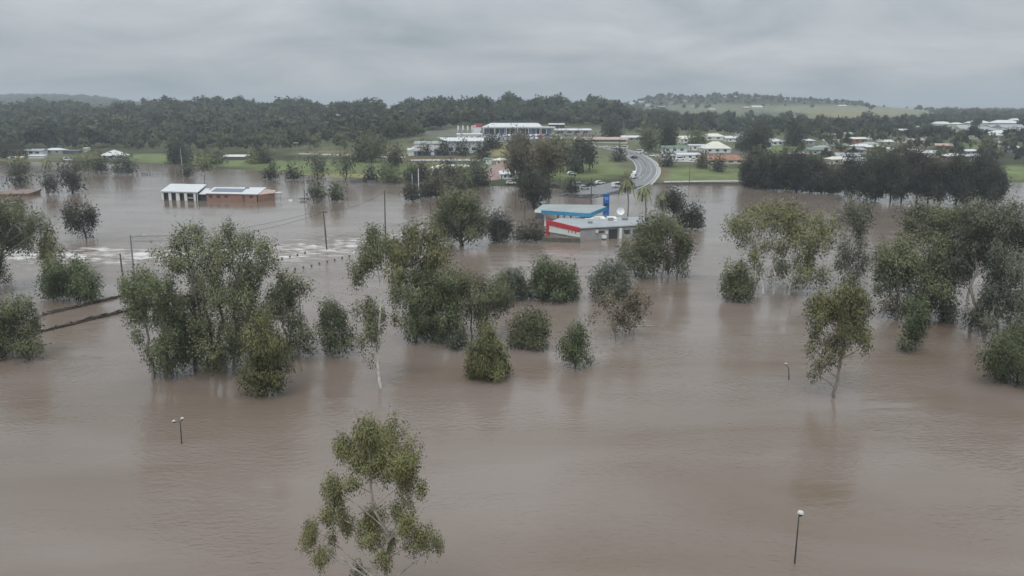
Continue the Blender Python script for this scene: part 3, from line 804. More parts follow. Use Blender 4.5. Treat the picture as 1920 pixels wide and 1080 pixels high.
tree('flooded_bush', 'bright leafy bush cut by the left edge below the submerged railing', (28, 672),
     [(8, 580, 32, 22), (48, 582, 20, 18), (-15, 600, 30, 30), (58, 608, 18, 18), (20, 610, 36, 26), (50, 638, 28, 22), (10, 642, 34, 24), (-20, 650, 30, 26), (62, 652, 16, 12)],
     'gum', 'bark_grey', 'bush', cover_k=3.6, stems=[-20, 0, 22])
tree('small_tree', 'small dark windswept tree alone in the left floodwater above the street light', (161, 447),
     [(128, 402, 14, 9), (152, 398, 12, 10), (165, 408, 13, 15), (140, 412, 14, 9), (158, 424, 13, 11), (172, 398, 7, 9), (160, 436, 7, 6)], 'dark', 'bark_dark', cover_k=4, twigs=4)
# the big group, left of centre
tree('gum_tree', 'tallest spreading gum of the big left clump, reaching up with open top branches', (400, 692),
     [(368, 438, 24, 16), (345, 456, 25, 20), (425, 434, 14, 18), (402, 462, 28, 20), (452, 450, 28, 20), (490, 468, 24, 18), (360, 486, 34, 22), (420, 490, 38, 22), (470, 500, 34, 20), (325, 490, 20, 16), (296, 478, 14, 9),
      (380, 520, 40, 22), (440, 530, 38, 22), (400, 560, 44, 28), (350, 570, 30, 26), (450, 570, 34, 28), (380, 612, 40, 28), (430, 612, 30, 28), (400, 650, 40, 26), (500, 490, 18, 14), (465, 540, 26, 18), (352, 640, 34, 28), (445, 650, 34, 28), (395, 672, 44, 22), (350, 600, 34, 24), (470, 600, 26, 26)],
     'gum', 'bark_grey', cover_k=3.0, stems=[-35, -12, 5, 25, 45], r0=0.6, seed=31, twigs=4)
tree('gum_tree', 'rounded left shoulder tree of the big left clump with mossy olive dome', (308, 704),
     [(268, 524, 38, 17), (242, 542, 18, 18), (290, 545, 34, 24), (262, 570, 26, 24), (302, 588, 30, 26), (320, 625, 24, 24), (258, 592, 20, 14), (255, 632, 10, 14), (308, 662, 30, 22), (345, 655, 22, 24), (312, 686, 30, 14)],
     'green', 'bark_grey', cover_k=3.9, stems=[-15, 5, 20], r0=0.42)
tree('gum_tree', 'bright weeping tree at the front of the big left clump, trailing in the water', (500, 740),
     [(494, 600, 26, 18), (486, 625, 34, 24), (512, 640, 26, 24), (480, 658, 32, 24), (515, 672, 30, 24), (488, 692, 38, 22), (520, 702, 24, 20), (500, 718, 36, 17), (470, 702, 20, 16)],
     'olive', 'bark_grey', cover_k=4.6, stems=[-12, 8], droop=0.9, r0=0.35)
tree('gum_tree', 'right wing tree of the big left clump with ragged drooping tufts', (558, 670),
     [(545, 532, 24, 15), (520, 548, 26, 18), (555, 552, 24, 18), (508, 575, 22, 18), (568, 535, 12, 12), (530, 580, 24, 18), (550, 602, 22, 20), (562, 628, 22, 20), (545, 650, 24, 14), (575, 655, 16, 12), (525, 515, 14, 8)],
     'gum', 'bark_grey', cover_k=3.1, stems=[-16, 4], seed=40)
tree('flooded_bush', 'fresh green tree standing at the right end of the big left clump', (625, 667),
     [(612, 580, 18, 15), (628, 598, 24, 20), (604, 602, 14, 18), (648, 622, 13, 20), (618, 625, 22, 16), (622, 650, 26, 14), (655, 638, 9, 14)], 'green', 'bark_grey', 'bush', cover_k=3.7, stems=[-8, 10])

# --- middle distance
tree('broad_tree', 'large rounded dark olive tree left of the service station', (865, 461),
     [(842, 380, 24, 17), (880, 376, 26, 15), (862, 372, 20, 13), (865, 405, 40, 22), (832, 408, 20, 20), (898, 402, 20, 18), (850, 430, 28, 16), (885, 430, 28, 16), (828, 430, 14, 12), (905, 424, 12, 12)],
     'gum', 'bark_dark', cover_k=4, r0=0.5)
tree('broad_tree', 'low dark tree between the large rounded tree and the clipped bushes', (937, 450), auto_blobs(936, 425, 27, 20, 8, 2), 'dark', 'bark_dark', cover_k=4.4)
for (x, y, rx, ry, lb) in [(976, 441, 16, 11, 'round clipped dark bush left of the red fascia'), (1005, 439, 14, 13, 'dark bush hard against the low wall of the service station'), (934, 450, 10, 5, 'tiny half-drowned shrub under the low dark tree')]:
    tree('flooded_bush', lb, (x, y + ry), auto_blobs(x, y, rx, ry, 6, x), 'dark', 'bark_dark', 'bush', cover_k=4.4)
tree('broad_tree', 'dark rounded tree on a leaning trunk straight behind the blue canopy', (1002, 392), [(1000, 338, 24, 13), (985, 352, 18, 14), (1014, 350, 20, 14), (1000, 362, 24, 13), (1004, 374, 16, 8)], 'dark', 'bark_dark', cover_k=4, r0=0.4)
tree('broad_tree', 'tall brown-green tree left of the pair behind the service station', (978, 345), [(975, 283, 22, 14), (962, 300, 18, 16), (988, 298, 20, 18), (975, 316, 24, 14), (990, 325, 16, 10)], 'brown', 'bark_dark', cover_k=4, r0=0.5)
tree('broad_tree', 'tall brown-green tree with exposed dark trunk right of the pair behind the service station', (1031, 366), [(1022, 276, 22, 12), (1036, 290, 20, 14), (1012, 296, 20, 16), (1030, 308, 24, 13), (1046, 300, 12, 12), (1026, 322, 14, 8)], 'brown', 'bark_dark', cover_k=4, r0=0.55)
tree('broad_tree', 'dark two-part tree on the lawn left of the curving road', (1094, 322), [(1085, 275, 26, 10), (1104, 284, 16, 14), (1090, 295, 20, 12), (1074, 292, 12, 16), (1080, 310, 8, 8)], 'dark', 'bark_dark', cover_k=4.2, zb=0)
tree('broad_tree', 'bluish tree in front of the dark two-part lawn tree', (1076, 325), auto_blobs(1076, 303, 13, 17, 6, 4), 'blue', 'bark_grey', cover_k=3.6, zb=0)
tree('broad_tree', 'green spreading tree below the car yard', (1052, 300), auto_blobs(1045, 268, 16, 14, 6, 9), 'gum', 'bark_dark', cover_k=4, zb=0)
tree('broad_tree', 'sparse brownish tree right of the car yard bank', (1060, 300), auto_blobs(1058, 292, 14, 10, 6, 9), 'brown', 'bark_dark', cover_k=3, zb=0)
for (x, y, rx, ry, by, lf_, lb) in [
    (1265, 380, 17, 20, 425, 'dark', 'left dark glossy tree behind the dome-shaped gum'), (1296, 408, 27, 21, 430, 'dark', 'right dark round-headed tree behind the dome-shaped gum'),
    (773, 361, 17, 12, 378, 'dark', 'dark flat-based tree alone in water left of the white pole'), (594, 358, 16, 14, 378, 'grey', 'sparse pale tree right of the tall lamp pole'),
    (630, 360, 14, 12, 378, 'gum', 'neat round tree beside the sparse pale tree'), (508, 328, 7, 8, 337, 'dark', 'small dark ball-shaped shrub right of the long flooded field'),
    (549, 328, 9, 8, 337, 'dark', 'dark shrub between the ball-shaped shrub and the willow'), (694, 332, 7, 9, 341, 'dark', 'small dark upright shrub on the submerged fence line'),
    (735, 331, 16, 11, 343, 'green', 'wide green bush on the submerged fence line'), (724, 322, 8, 8, 334, 'green', 'green shrub just behind the wide bush on the fence line'),
    (769, 326, 8, 8, 340, 'green', 'small green bush left of the white poles'), (792, 322, 9, 10, 340, 'dark', 'dark green bush right of the white poles'), (779, 334, 9, 7, 342, 'dark', 'low dark bush at the foot of the white poles'),
    (818, 352, 25, 13, 370, 'brown', 'brownish tree above the large rounded tree, left of its row'), (803, 357, 12, 11, 371, 'dark', 'dark small tree at the left end of the row behind the large rounded tree'), (852, 345, 16, 12, 360, 'brown', 'middle tree of the row behind the large rounded tree'),
    (872, 340, 14, 12, 356, 'gum', 'dull green tree in the row behind the large rounded tree'), (898, 337, 17, 14, 353, 'dark', 'black-green round tree at the right end of the row'),
    (842, 318, 9, 14, 332, 'dark', 'dark pointed tree in front of the tan roofed building'), (820, 328, 16, 12, 340, 'brown', 'brownish tree at the left corner of the tan roofed building'), (866, 322, 18, 9, 332, 'green', 'green hedge-like tree in front of the tan roofed building'), (896, 312, 14, 10, 324, 'green', 'green tree at the right corner of the tan roofed building'),
    (739, 294, 14, 15, 312, 'dark', 'dark rounded tree on the lawn below the stepped white building'), (697, 277, 26, 18, 304, 'gum', 'big light green tree at the woodland edge left of the stepped building'), (672, 292, 14, 12, 303, 'dark', 'dark tree at the foot of the big light green one'),
    (328, 288, 15, 20, 307, 'dark', 'tall dark tree at the shore right of the white pavilion'), (347, 292, 13, 12, 303, 'blue', 'bluish tree beside the tall dark shore tree'),
    (405, 299, 20, 7, 308, 'green', 'low green thicket left of the long cream shed'), (480, 299, 17, 8, 307, 'olive', 'yellowish bush at the right end of the long cream shed'), (495, 296, 12, 9, 306, 'dark', 'dark bush right of the yellowish bush'),
    (1148, 243, 22, 13, 258, 'dark', 'broad black-green tree above the long pink roof'), (1215, 258, 15, 20, 283, 'gum', 'tall green tree beside the top of the curving road'), (1251, 305, 9, 8, 313, 'dark', 'dark bush at the left end of the right lawn'),
    (1347, 314, 8, 7, 322, 'dark', 'small dark bush on the right lawn near the orange roof'), (1316, 306, 6, 7, 316, 'brown', 'small reddish bush left of the orange roof'), (1253, 250, 19, 22, 277, 'dark', 'dark tall tree right of the road-top tree'),
    (1305, 262, 18, 12, 278, 'green', 'green tree left of the white pyramid roof'), (1073, 354, 11, 7, 362, 'dark', 'low dark shrub in the flooded street behind the canopy'), (1161, 296, 10, 5, 303, 'dark', 'dark low thicket on the inside of the road curve'),
    (1420, 262, 22, 26, 292, 'dark', 'dark tall tree just left of the row of dark trees'), (1492, 250, 16, 22, 274, 'dark', 'tall dark tree behind the bright green playing field'), (1395, 268, 16, 14, 282, 'blue', 'bluish tree right of the white pyramid roof'),
    (10, 283, 14, 12, 296, 'dark', 'dark tree on the shore at the far left edge'), (35, 281, 13, 12, 294, 'dark', 'dark round tree in front of the far-left white houses'), (905, 287, 16, 11, 299, 'dark', 'dark shrubby tree left of the dry grass bank'),
    (920, 270, 22, 9, 280, 'dark', 'dark thicket between the two white commercial buildings'), (975, 268, 26, 14, 290, 'brown', 'brown-green tree in front of the car yard'), (832, 286, 6, 5, 291, 'dark', 'clipped dark tree against the wall of the stepped building'), (797, 286.5, 6, 4.5, 291, 'dark', 'left clipped tree against the wall of the stepped building'), (868, 285, 9, 6, 291, 'dark', 'right clipped tree against the wall of the stepped building'),
]:
    tree('round_tree', lb, (x, by), auto_blobs(x, y, rx, ry, 8, int(x + y)), lf_, 'bark_dark', cover_k=4.2, zb=None if by > 335 else 0)
tree('willow_tree', 'left bare-legged willow with vase crown in front of the lawn', (597, 345), [(590, 298, 16, 7), (603, 303, 14, 8), (594, 312, 12, 9), (598, 322, 7, 8), (582, 292, 8, 5)], 'grey', 'bark_dark', cover_k=2.4, twigs=6)
tree('willow_tree', 'right bare-legged willow with vase crown in front of the lawn', (647, 337), [(640, 296, 16, 7), (655, 301, 16, 9), (645, 310, 13, 9), (648, 320, 8, 8), (660, 292, 8, 6)], 'grey', 'bark_dark', cover_k=2.4, twigs=6)
tree('small_tree', 'dark forked tree in water above the reddish roof, left edge', (41, 353), [(23, 323, 10, 8), (34, 330, 10, 6), (40, 337, 8, 8), (20, 336, 6, 5), (48, 326, 6, 5)], 'dark', 'bark_dark', cover_k=3.6)
tree('small_tree', 'yellow-green tree rising behind the dark forked tree', (36, 332), auto_blobs(37, 309, 16, 9, 7, 3), 'olive', 'bark_grey', cover_k=4)
tree('small_tree', 'umbrella-shaped dark tree standing in the left flood', (90, 364), [(84, 341, 10, 8), (96, 338, 12, 7), (106, 343, 9, 4), (90, 348, 9, 5)], 'dark', 'bark_dark', cover_k=3.8)
tree('small_tree', 'stout dark tree with thick trunk right of the umbrella-shaped one', (138, 361), [(122, 327, 13, 9), (136, 332, 14, 9), (147, 340, 9, 10), (134, 345, 9, 7), (142, 352, 7, 6)], 'dark', 'bark_dark', cover_k=4, r0=0.5)
tree('small_tree', 'dark green tree behind the stout dark tree', (143, 323), auto_blobs(143, 310, 9, 9, 5, 3), 'green', 'bark_dark', cover_k=4)
tree('small_tree', 'pale yellowish tree on the shore left of the pavilion', (165, 325), auto_blobs(166, 302, 13, 8, 6, 3), 'olive', 'bark_grey', cover_k=3)
tree('small_tree', 'small dark conical tree left of the clipped cypress', (188, 323), auto_blobs(188, 309, 9, 12, 5, 3), 'dark', 'bark_dark', cover_k=4)
tree('small_tree', 'thin clipped cypress in front of the white pavilion', (220, 326), auto_blobs(220, 309, 5, 14, 5, 3), 'green', 'bark_dark', cover_k=4)
tree('small_tree', 'dark leaning tree right of the clipped cypress', (242, 327), [(237, 304, 9, 7), (243, 311, 10, 7), (248, 317, 6, 5), (240, 318, 6, 5)], 'dark', 'bark_dark', cover_k=4)
tree('small_tree', 'slim dark sapling near the leaning lamp poles', (351, 333), auto_blobs(351, 321, 5, 9, 4, 3), 'dark', 'bark_dark', cover_k=4)
tree('small_tree', 'faint yellow sapling left of the flooded field poles', (383, 340), auto_blobs(382, 302, 12, 6, 5, 3), 'olive', 'bark_grey', cover_k=2)

# palms
def palm(label, base_px, crown_px, n, ln, thick, skirt, seed):
    r = random.Random(seed)
    base = G(*base_px); top = R(crown_px[0], crown_px[1], base[1]) - base
    root = thing('palm_tree', base, label, 'palm tree', 'palm trees near the service station')
    MB().tube([(0, 0, -1.2), (0.05, 0, top[2] * .4), (top[0], 0, top[2])], [thick, thick * .8, thick * .65], 8).build('trunk', M['bark_grey'], root)
    V = []
    for i in range(n):
        a = i * 2.399; up = r.uniform(0.1, 1.0) if i < n * .65 else r.uniform(-1.1, -.2)
        l_ = ln * r.uniform(.8, 1.1)
        d = np.array([math.cos(a), math.sin(a), 0]); side = np.array([-math.sin(a), math.cos(a), 0])
        p0 = np.array([top[0], 0, top[2]])
        pts = [p0 + d * l_ * t + np.array([0, 0, l_ * (up * t - 1.25 * t * t)]) for t in np.linspace(0, 1, 6)]
        for k in range(5):
            for s in (-1, 1):
                for q in range(2):
                    c0 = pts[k] + (pts[k + 1] - pts[k]) * q * .5; c1 = c0 + (pts[k + 1] - pts[k]) * .45
                    w = ln * .20 * (1 - .5 * k / 5)
                    o_ = side * s * w + d * w * .5 + np.array([0, 0, -w * .8])
                    V += [c0, c1, c1 + o_, c0 + o_ * .9]
    V = np.array(V); Q = np.arange(len(V)).reshape(-1, 4)
    Nf = V - np.array([top[0], 0, top[2]]); Nf = Nf / np.linalg.norm(Nf, axis=1, keepdims=True) * .5 + np.array([0, 0, .8])
    link('fronds', qmesh('fronds', V, Q, [M['gum']], nrm=Nf / np.linalg.norm(Nf, axis=1, keepdims=True)), root)
    if skirt:
        Vl, Ql, Nl = leaves([np.array([top[0], 0, top[2] - skirt * .6])], [(ln * .45, ln * .45, skirt)], .7, 4, np.random.default_rng(seed), 1.0, .3)
        link('dead_frond_skirt', qmesh('dead_frond_skirt', Vl, Ql, [M['brown']], nrm=Nl), root)['kind'] = 'stuff'
palm('tall thin palm nearest the blue sign', (1177, 408), (1176, 336), 26, 3.0, .28, 2.4, 1)
palm('thin palm right of the tall one, before the dome-shaped gum', (1210, 415), (1208, 352), 26, 2.6, .26, 0, 2)
palm('shaggy brown-skirted palm rising behind the dome-shaped gum', (1243, 425), (1242, 366), 26, 2.2, .40, 2.8, 3)
palm('small far palm standing in water at the left', (86, 348), (85, 300), 20, 2.6, .35, 0, 4)

# --- dark row of trees along the right flood edge
ORD = ['first', 'second', 'third', 'fourth', 'fifth', 'sixth', 'seventh', 'eighth', 'ninth', 'tenth', 'eleventh', 'twelfth', 'thirteenth', 'fourteenth', 'fifteenth', 'sixteenth']
row1 = [(1405, 320, 17, 28, 352), (1427, 322, 18, 32, 354), (1450, 320, 18, 33, 356), (1472, 322, 18, 32, 358), (1495, 318, 20, 34, 360), (1518, 322, 18, 34, 361), (1540, 330, 18, 28, 362), (1563, 338, 19, 21, 363)]
row2 = [(1598, 325, 20, 40, 374), (1622, 330, 20, 38, 376), (1645, 335, 20, 36, 376), (1668, 325, 22, 40, 377), (1692, 330, 20, 42, 378), (1716, 322, 20, 44, 378), (1740, 330, 22, 42, 380), (1765, 336, 20, 40, 382), (1790, 330, 22, 42, 384), (1815, 336, 22, 42, 386), (1840, 332, 24, 42, 386), (1865, 340, 20, 40, 387)]
for i, (x, y, rx, ry, by) in enumerate(row1):
    dy = [0, 4, -3, 2, -4, 3, 0, 0][i]; y += dy / 2; ry -= dy / 2
    tree('dark_casuarina', '%s dark tree from the left in the left block of the dark flooded row' % ORD[i], (x, by), auto_blobs(x, y - 1, rx, ry * .95, 8, 100 + i) + [(x - 4, y + ry * .55, rx * .7, ry * .36), (x + 5, y + ry * .5, rx * .7, ry * .36)], 'casuarina', 'bark_dark', group='dark trees in a row along the flood', cover_k=4.6, lf=.9)
for i, (x, y, rx, ry, by) in enumerate(row2):
    dy = [3, 9, 2, -2, 5, -4, 3, 8, -2, 6, -3, 4][i]; y += dy / 2; ry -= dy / 2; x += [0, 3, -3, 2, -2, 3, 0, -4, 3, -2, 2, 0][i]
    tree('dark_casuarina', '%s dark tree from the left in the right block of the dark flooded row' % ORD[i], (x, by), auto_blobs(x, y - 3, rx, ry * .9, 8, 200 + i) + [(x - 5, y + ry * .5, rx * .7, ry * .34), (x + 5, y + ry * .42, rx * .7, ry * .34)], 'dark' if i in (1, 4, 9) else 'casuarina', 'bark_dark', group='dark trees in a row along the flood', cover_k=4.0, lf=.9)

# ------------------------------------------------------------------ woodland: templates, individuals, stuff
def template(seed, n_leaf, core=False):
    r = np.random.default_rng(seed)
    nb = r.integers(4, 8)
    C_, R_ = [], []
    for i in range(nb):
        a = r.uniform(0, 2 * np.pi); k = r.uniform(0.1, 0.32); zz = r.uniform(0.45, 0.86)
        C_.append(np.array([math.cos(a) * k, math.sin(a) * k, zz])); s = r.uniform(.13, .22)
        R_.append((s, s, s * .72))
    C_.append(np.array([0, 0, .6])); R_.append((.22, .22, .24))
    ll = 0.085 if not core else 0.13
    ck = n_leaf * ll * ll * .5 * .5 / sum(math.pi * a[0] * a[2] for a in R_)
    return leaves(C_, R_, ll, ck, r, .3, aspect=.5, zmin=-1, tuft=ll * (.5 if core else .8))
T_NEAR = [template(50 + i, 520) for i in range(7)]
T_FAR = [template(80 + i, 120, True) for i in range(8)]

HOUSE_CLEAR = []   # (px, py, rx, ry) left open for buildings, filled in below
HOUSE_CLEAR += [(830, 284, 90, 16), (965, 246, 80, 16), (1060, 248, 50, 8), (60, 290, 60, 9), (215, 291, 40, 12), (1130, 265, 110, 10), (1180, 300, 70, 50), (940, 283, 50, 14),
                (1340, 268, 90, 16), (1330, 292, 70, 14), (1470, 281, 70, 9), (865, 248, 30, 10), (840, 258, 40, 8), (1000, 262, 60, 10), (1460, 262, 30, 8)]
FAR_HOUSES = [  # px, py(base), width m, roof, label bits
    (188, 210, 26, 'roof_white'), (172, 211, 18, 'roof_white'), (205, 209, 16, 'roof_white'), (25, 214, 22, 'roof_white'), (8, 215, 18, 'roof_grey'), (366, 206, 20, 'roof_white'), (108, 211, 14, 'roof_grey'), (260, 207, 16, 'roof_grey'),
    (30, 261, 12, 'roof_grey'), (628, 222, 16, 'roof_white'), (612, 213, 14, 'roof_grey'), (720, 214, 18, 'roof_white'), (737, 210, 18, 'roof_grey'), (756, 242, 14, 'roof_white'), (668, 228, 12, 'roof_grey'), (684, 227, 12, 'roof_white'), (835, 222, 10, 'roof_grey'), (693, 217, 8, 'roof_white'), (560, 232, 10, 'roof_grey'), (465, 230, 10, 'roof_grey'),
    (1673, 250, 15, 'roof_white'), (1693, 252, 15, 'roof_white'), (1740, 240, 20, 'roof_grey'), (1765, 238, 26, 'roof_white'), (1797, 238, 18, 'roof_white'), (1808, 243, 16, 'roof_white'), (1838, 236, 30, 'roof_white'), (1820, 247, 30, 'roof_grey'), (1850, 250, 34, 'roof_grey'), (1885, 236, 36, 'roof_white'),
    (1900, 245, 30, 'roof_grey'), (1882, 256, 28, 'roof_white'), (1915, 252, 26, 'roof_grey'), (1860, 261, 18, 'roof_white'), (1785, 247, 16, 'roof_grey'), (1870, 243, 22, 'roof_grey'), (1720, 243, 14, 'roof_grey'), (1905, 230, 26, 'roof_white'),
    (1185, 196, 20, 'roof_white'), (1230, 206, 20, 'roof_white'), (1242, 203, 18, 'roof_grey'), (1215, 199, 18, 'roof_grey'), (1300, 204, 16, 'roof_grey'), (1335, 208, 14, 'roof_white'), (1420, 203, 26, 'roof_white'), (1400, 204, 18, 'roof_white'), (1580, 201, 20, 'roof_white'), (1260, 196, 14, 'roof_grey'), (1202, 193, 16, 'roof_white'), (1285, 191, 14, 'roof_grey'),
    (1612, 270, 14, 'roof_cream'), (1560, 272, 14, 'roof_grey'), (1514, 272, 13, 'roof_white'), (1535, 290, 14, 'roof_green'), (1545, 284, 13, 'roof_grey'), (1575, 282, 14, 'roof_green'), (1618, 283, 16, 'roof_white'), (1632, 279, 15, 'roof_grey'), (1643, 285, 15, 'roof_cream'), (1608, 289, 13, 'roof_grey'),
    (1680, 290, 13, 'roof_white'), (1712, 292, 16, 'roof_pink'), (1728, 297, 14, 'roof_white'), (1750, 296, 14, 'roof_grey'), (1590, 302, 16, 'roof_grey'), (1576, 308, 16, 'roof_cream'), (1603, 312, 14, 'roof_white'), (1795, 304, 16, 'roof_white'), (1820, 292, 12, 'roof_white'), (1828, 303, 12, 'roof_grey'), (1556, 262, 12, 'roof_grey'),
    (1640, 262, 13, 'roof_grey'), (1770, 282, 13, 'roof_pink'), (1720, 272, 14, 'roof_pink'), (1660, 274, 13, 'roof_cream'), (1690, 268, 13, 'roof_grey'), (1590, 258, 12, 'roof_grey'), (1500, 300, 14, 'roof_grey'), (1880, 275, 13, 'roof_grey'), (1905, 285, 14, 'roof_white'),
]
HOUSE_CLEAR += [(h[0], h[1] + (9 if h[1] > 220 else 5), h[2] * .8 + 3, 9 if h[1] > 220 else 5) for h in FAR_HOUSES if h[0] < 900]
HOUSE_CLEAR += [(h[0], h[1] + 3, h[2] * .9 * (1478 / (36 / (max(h[1] - 195, 6) * .00068))) / 1.4 + 4, 5) for h in FAR_HOUSES]


def scatter(n, y0, y1, accept, r, x0=-0.75, x1=0.75):
    u = r.uniform(x0, x1, n); y = np.sqrt(r.uniform(y0 * y0, y1 * y1, n))
    x = u * y; z = terr(x, y)
    px, py = proj(x, y, z)
    ok = accept(px, py, y, r.random(n))
    for cx, cy, rx, ry in HOUSE_CLEAR:
        ok &= ((px - cx) / rx) ** 2 + ((py - cy) / ry) ** 2 > 1
    ok &= z > 0.4
    bound = np.interp(px, [1120, 1160, 1200, 1300, 1440, 1600, 1740, 1765], [0, 193, 203, 211, 216, 217, 215, 196])
    ok &= (py - 10.5 / y * FPX > bound) | (y > 1640) | (px > 1765)
    return np.stack([x, y, z], 1)[ok], px[ok], py[ok]


def thin(pts, spacing):
    keep = []; cell = {}
    for i, p in enumerate(pts):
        c = (int(p[0] // spacing), int(p[1] // spacing))
        bad = False
        for a in (-1, 0, 1):
            for b_ in (-1, 0, 1):
                for j in cell.get((c[0] + a, c[1] + b_), ()):
                    if (pts[j][0] - p[0]) ** 2 + (pts[j][1] - p[1]) ** 2 < spacing * spacing: bad = True
        if not bad:
            cell.setdefault(c, []).append(i); keep.append(i)
    return np.array(keep)


rw = np.random.default_rng(11)
def acc_left(px, py, y, q):
    lo = np.interp(px, [-300, 0, 300, 400, 520, 600, 700, 770, 800, 900, 1000, 1100, 1160], [284, 284, 287, 290, 290, 288, 285, 268, 246, 238, 232, 238, 240])
    return (px < 1160) & (py < lo) & (y < 1190)
def acc_right(px, py, y, q):
    lo = np.interp(px, [1150, 1250, 1400, 1500, 1700, 1920, 2300], [244, 250, 254, 262, 268, 272, 272])
    dens = np.interp(py, [212, 222, 250, 300, 330], [.9, .95, .7, .45, .2])
    town = (px > 1730) & (py < 262)
    return (px >= 1140) & (py < np.where(px > 1410, 312, lo)) & (y < 1250) & (q < np.where(town, .30, dens)) & ~((px > 1410) & (px < 1500) & (py > 274) & (py < 290)) & ~((px > 1880) & (py > 305))
def acc_hill(px, py, y, q):
    crest = (y > 1850) & (y < 2150) & (px > 1150) & (px < 1620)
    side = (y > 1250) & (px > 1140) & (px < 1760) & (py > 190)
    right = (y > 1250) & (px >= 1735)
    mid = (py > 186) & (py < 199) & (px > 1200) & (px < 1600)
    return (crest & (q < .42)) | (side & (q < .015)) | (mid & (py < 194) & (q < .30)) | (mid & (px < 1340) & (q < .30)) | (right & (q < .30)) | ((px < 1330) & (px > 1140) & (y > 1200) & (q < .12)) | ((py > 216) & (px > 1140) & (px < 1740) & (q < .40))
def acc_ridge(px, py, y, q):
    return (px < 420) & (y > 2300)

pl, _, _ = scatter(30000, 470, 1190, acc_left, rw); pl = pl[thin(pl, 9.6)]
pr_, _, _ = scatter(14000, 400, 1250, acc_right, rw, 0.08, 0.8); pr_ = pr_[thin(pr_, 9.5)]
ph, _, _ = scatter(9000, 1200, 2200, acc_hill, rw, 0.08, 0.75); ph = ph[thin(ph, 13)]
pg, _, _ = scatter(12000, 2300, 3200, acc_ridge, rw, -0.85, -0.3); pg = pg[thin(pg, 20)]


def merge(name, pts, label, tpl, hmin, hmax, wide=1.0, leaf='wood_far'):
    r = np.random.default_rng(len(pts))
    Vs, Qs, Ns, Ts, n = [], [], [], [], 0
    for p in pts:
        V, Q, N_ = tpl[r.integers(len(tpl))]
        h_ = r.uniform(hmin, hmax) * (1 + .5 * (r.random() < .18)); Ts.append(np.full(len(V), np.clip(r.normal() * .26, -.45, .7))); a = r.uniform(0, 6.283)
        c_, s_ = math.cos(a), math.sin(a); w_ = wide * r.uniform(.8, 1.25)
        W = np.empty_like(V)
        W[:, 0] = (V[:, 0] * c_ - V[:, 1] * s_) * h_ * w_ + p[0]; W[:, 1] = (V[:, 0] * s_ + V[:, 1] * c_) * h_ * w_ + p[1]; W[:, 2] = (V[:, 2] * h_) + p[2] - .06 * h_
        NN = N_.copy(); NN[:, 0] = N_[:, 0] * c_ - N_[:, 1] * s_; NN[:, 1] = N_[:, 0] * s_ + N_[:, 1] * c_
        Vs.append(W); Qs.append(Q + n); Ns.append(NN); n += len(V)
    o = link(name, qmesh(name, np.concatenate(Vs), np.concatenate(Qs), [M[leaf]], nrm=np.concatenate(Ns)))
    ta = o.data.attributes.new('tint', 'FLOAT', 'POINT'); ta.data.foreach_set('value', np.concatenate(Ts).astype(np.float32))
    return tag(o, label, 'woodland', kind='stuff')


allp = np.concatenate([pl, pr_]); src = np.r_[np.zeros(len(pl)), np.ones(len(pr_))]
order = np.argsort(allp[:, 1])
N_IND = 230
ind = order[:N_IND]; rest = order[N_IND:]
tm = [qmesh('woodland_tree', V, Q, [M['gum' if i % 3 == 0 else ('wood_far' if i % 3 == 1 else 'dark')]], nrm=N_) for i, (V, Q, N_) in enumerate(T_NEAR)]
for k in ind:
    p = allp[k]; r = random.Random(int(k))
    px, py = proj(*p)
    zone0 = ('gum tree in the front rank of the dark woodland behind the flooded fields, left' if px < 400 else
            'gum tree in the front rank of woodland above the green lawns' if px < 790 else
            'gum tree on the slope around the commercial buildings' if px < 1180 else
            'gum tree between the houses up the slope right of the curving road' if px < 1560 else
            'gum tree among the scattered houses behind the dark flooded row')
    vi = r.randrange(len(tm))
    o = link('woodland_tree', tm[vi], None, (p[0], p[1], p[2] - .4), r.uniform(0, 6.28))
    h_ = r.uniform(8, 14) if px < 1180 else r.uniform(6.5, 11)
    o.scale = (h_ * r.uniform(.85, 1.2), h_ * r.uniform(.85, 1.2), h_)
    tone = ['grey-green', 'dull green', 'very dark'][vi % 3]
    size = 'small' if h_ < (10 if px < 1180 else 8) else ('tall' if h_ > (12 if px < 1180 else 9.6) else 'middling')
    place = ('on the shore behind the far-left houses' if px < 150 else 'behind the white pavilion' if px < 300 else 'beyond the long cream shed' if px < 470 else 'beyond the floodlight pole' if px < 600 else
             'above the two willows' if px < 700 else 'left of the stepped white building' if px < 790 else 'near the commercial buildings' if px < 1000 else 'above the long pink roof' if px < 1180 else
             'up the slope from the curving road' if px < 1300 else 'around the pyramid roofed house' if px < 1410 else 'by the green playing field' if px < 1510 else 'above the left block of the dark row' if px < 1590 else
             'over the left half of the right dark block' if px < 1700 else 'over the middle of the right dark block' if px < 1800 else 'above the right end of the dark row' if px < 1890 else 'at the right edge beyond the lawn')
    tag(o, '%s %s gum tree %s%s' % (size, tone, place, ', nearest rank' if p[1] < 560 else ', second rank'), 'tree', 'trees at the front of the woodland')
rl = allp[rest][src[rest] == 0]; rr2 = allp[rest][src[rest] == 1]
near = rl[:, 1] < 800
merge('woodland', rl[near], 'dense dark gum woodland covering the left slope', T_FAR, 9, 15, 1.3)
merge('woodland', rl[~near], 'dark woodland along the skyline ridge left and centre', T_FAR, 9, 17, 1.35)
merge('woodland', rr2, 'mixed trees between the houses on the right', T_FAR, 6, 11, 1.1)
merge('woodland', ph, 'scattered hazy trees on the far grassy hill', T_FAR, 5, 10, 1.2)
merge('woodland', pg, 'hazy woodland on the distant left ridge', T_FAR, 11, 14, 2.2)
#print('WOOD', len(pl), len(pr_), len(ph), len(pg), len(rest))

#print('TRIS', sum(len(o.data.polygons) * 2 for o in COL.objects if o.type == 'MESH' and not o.name.startswith('woodland_tree')))

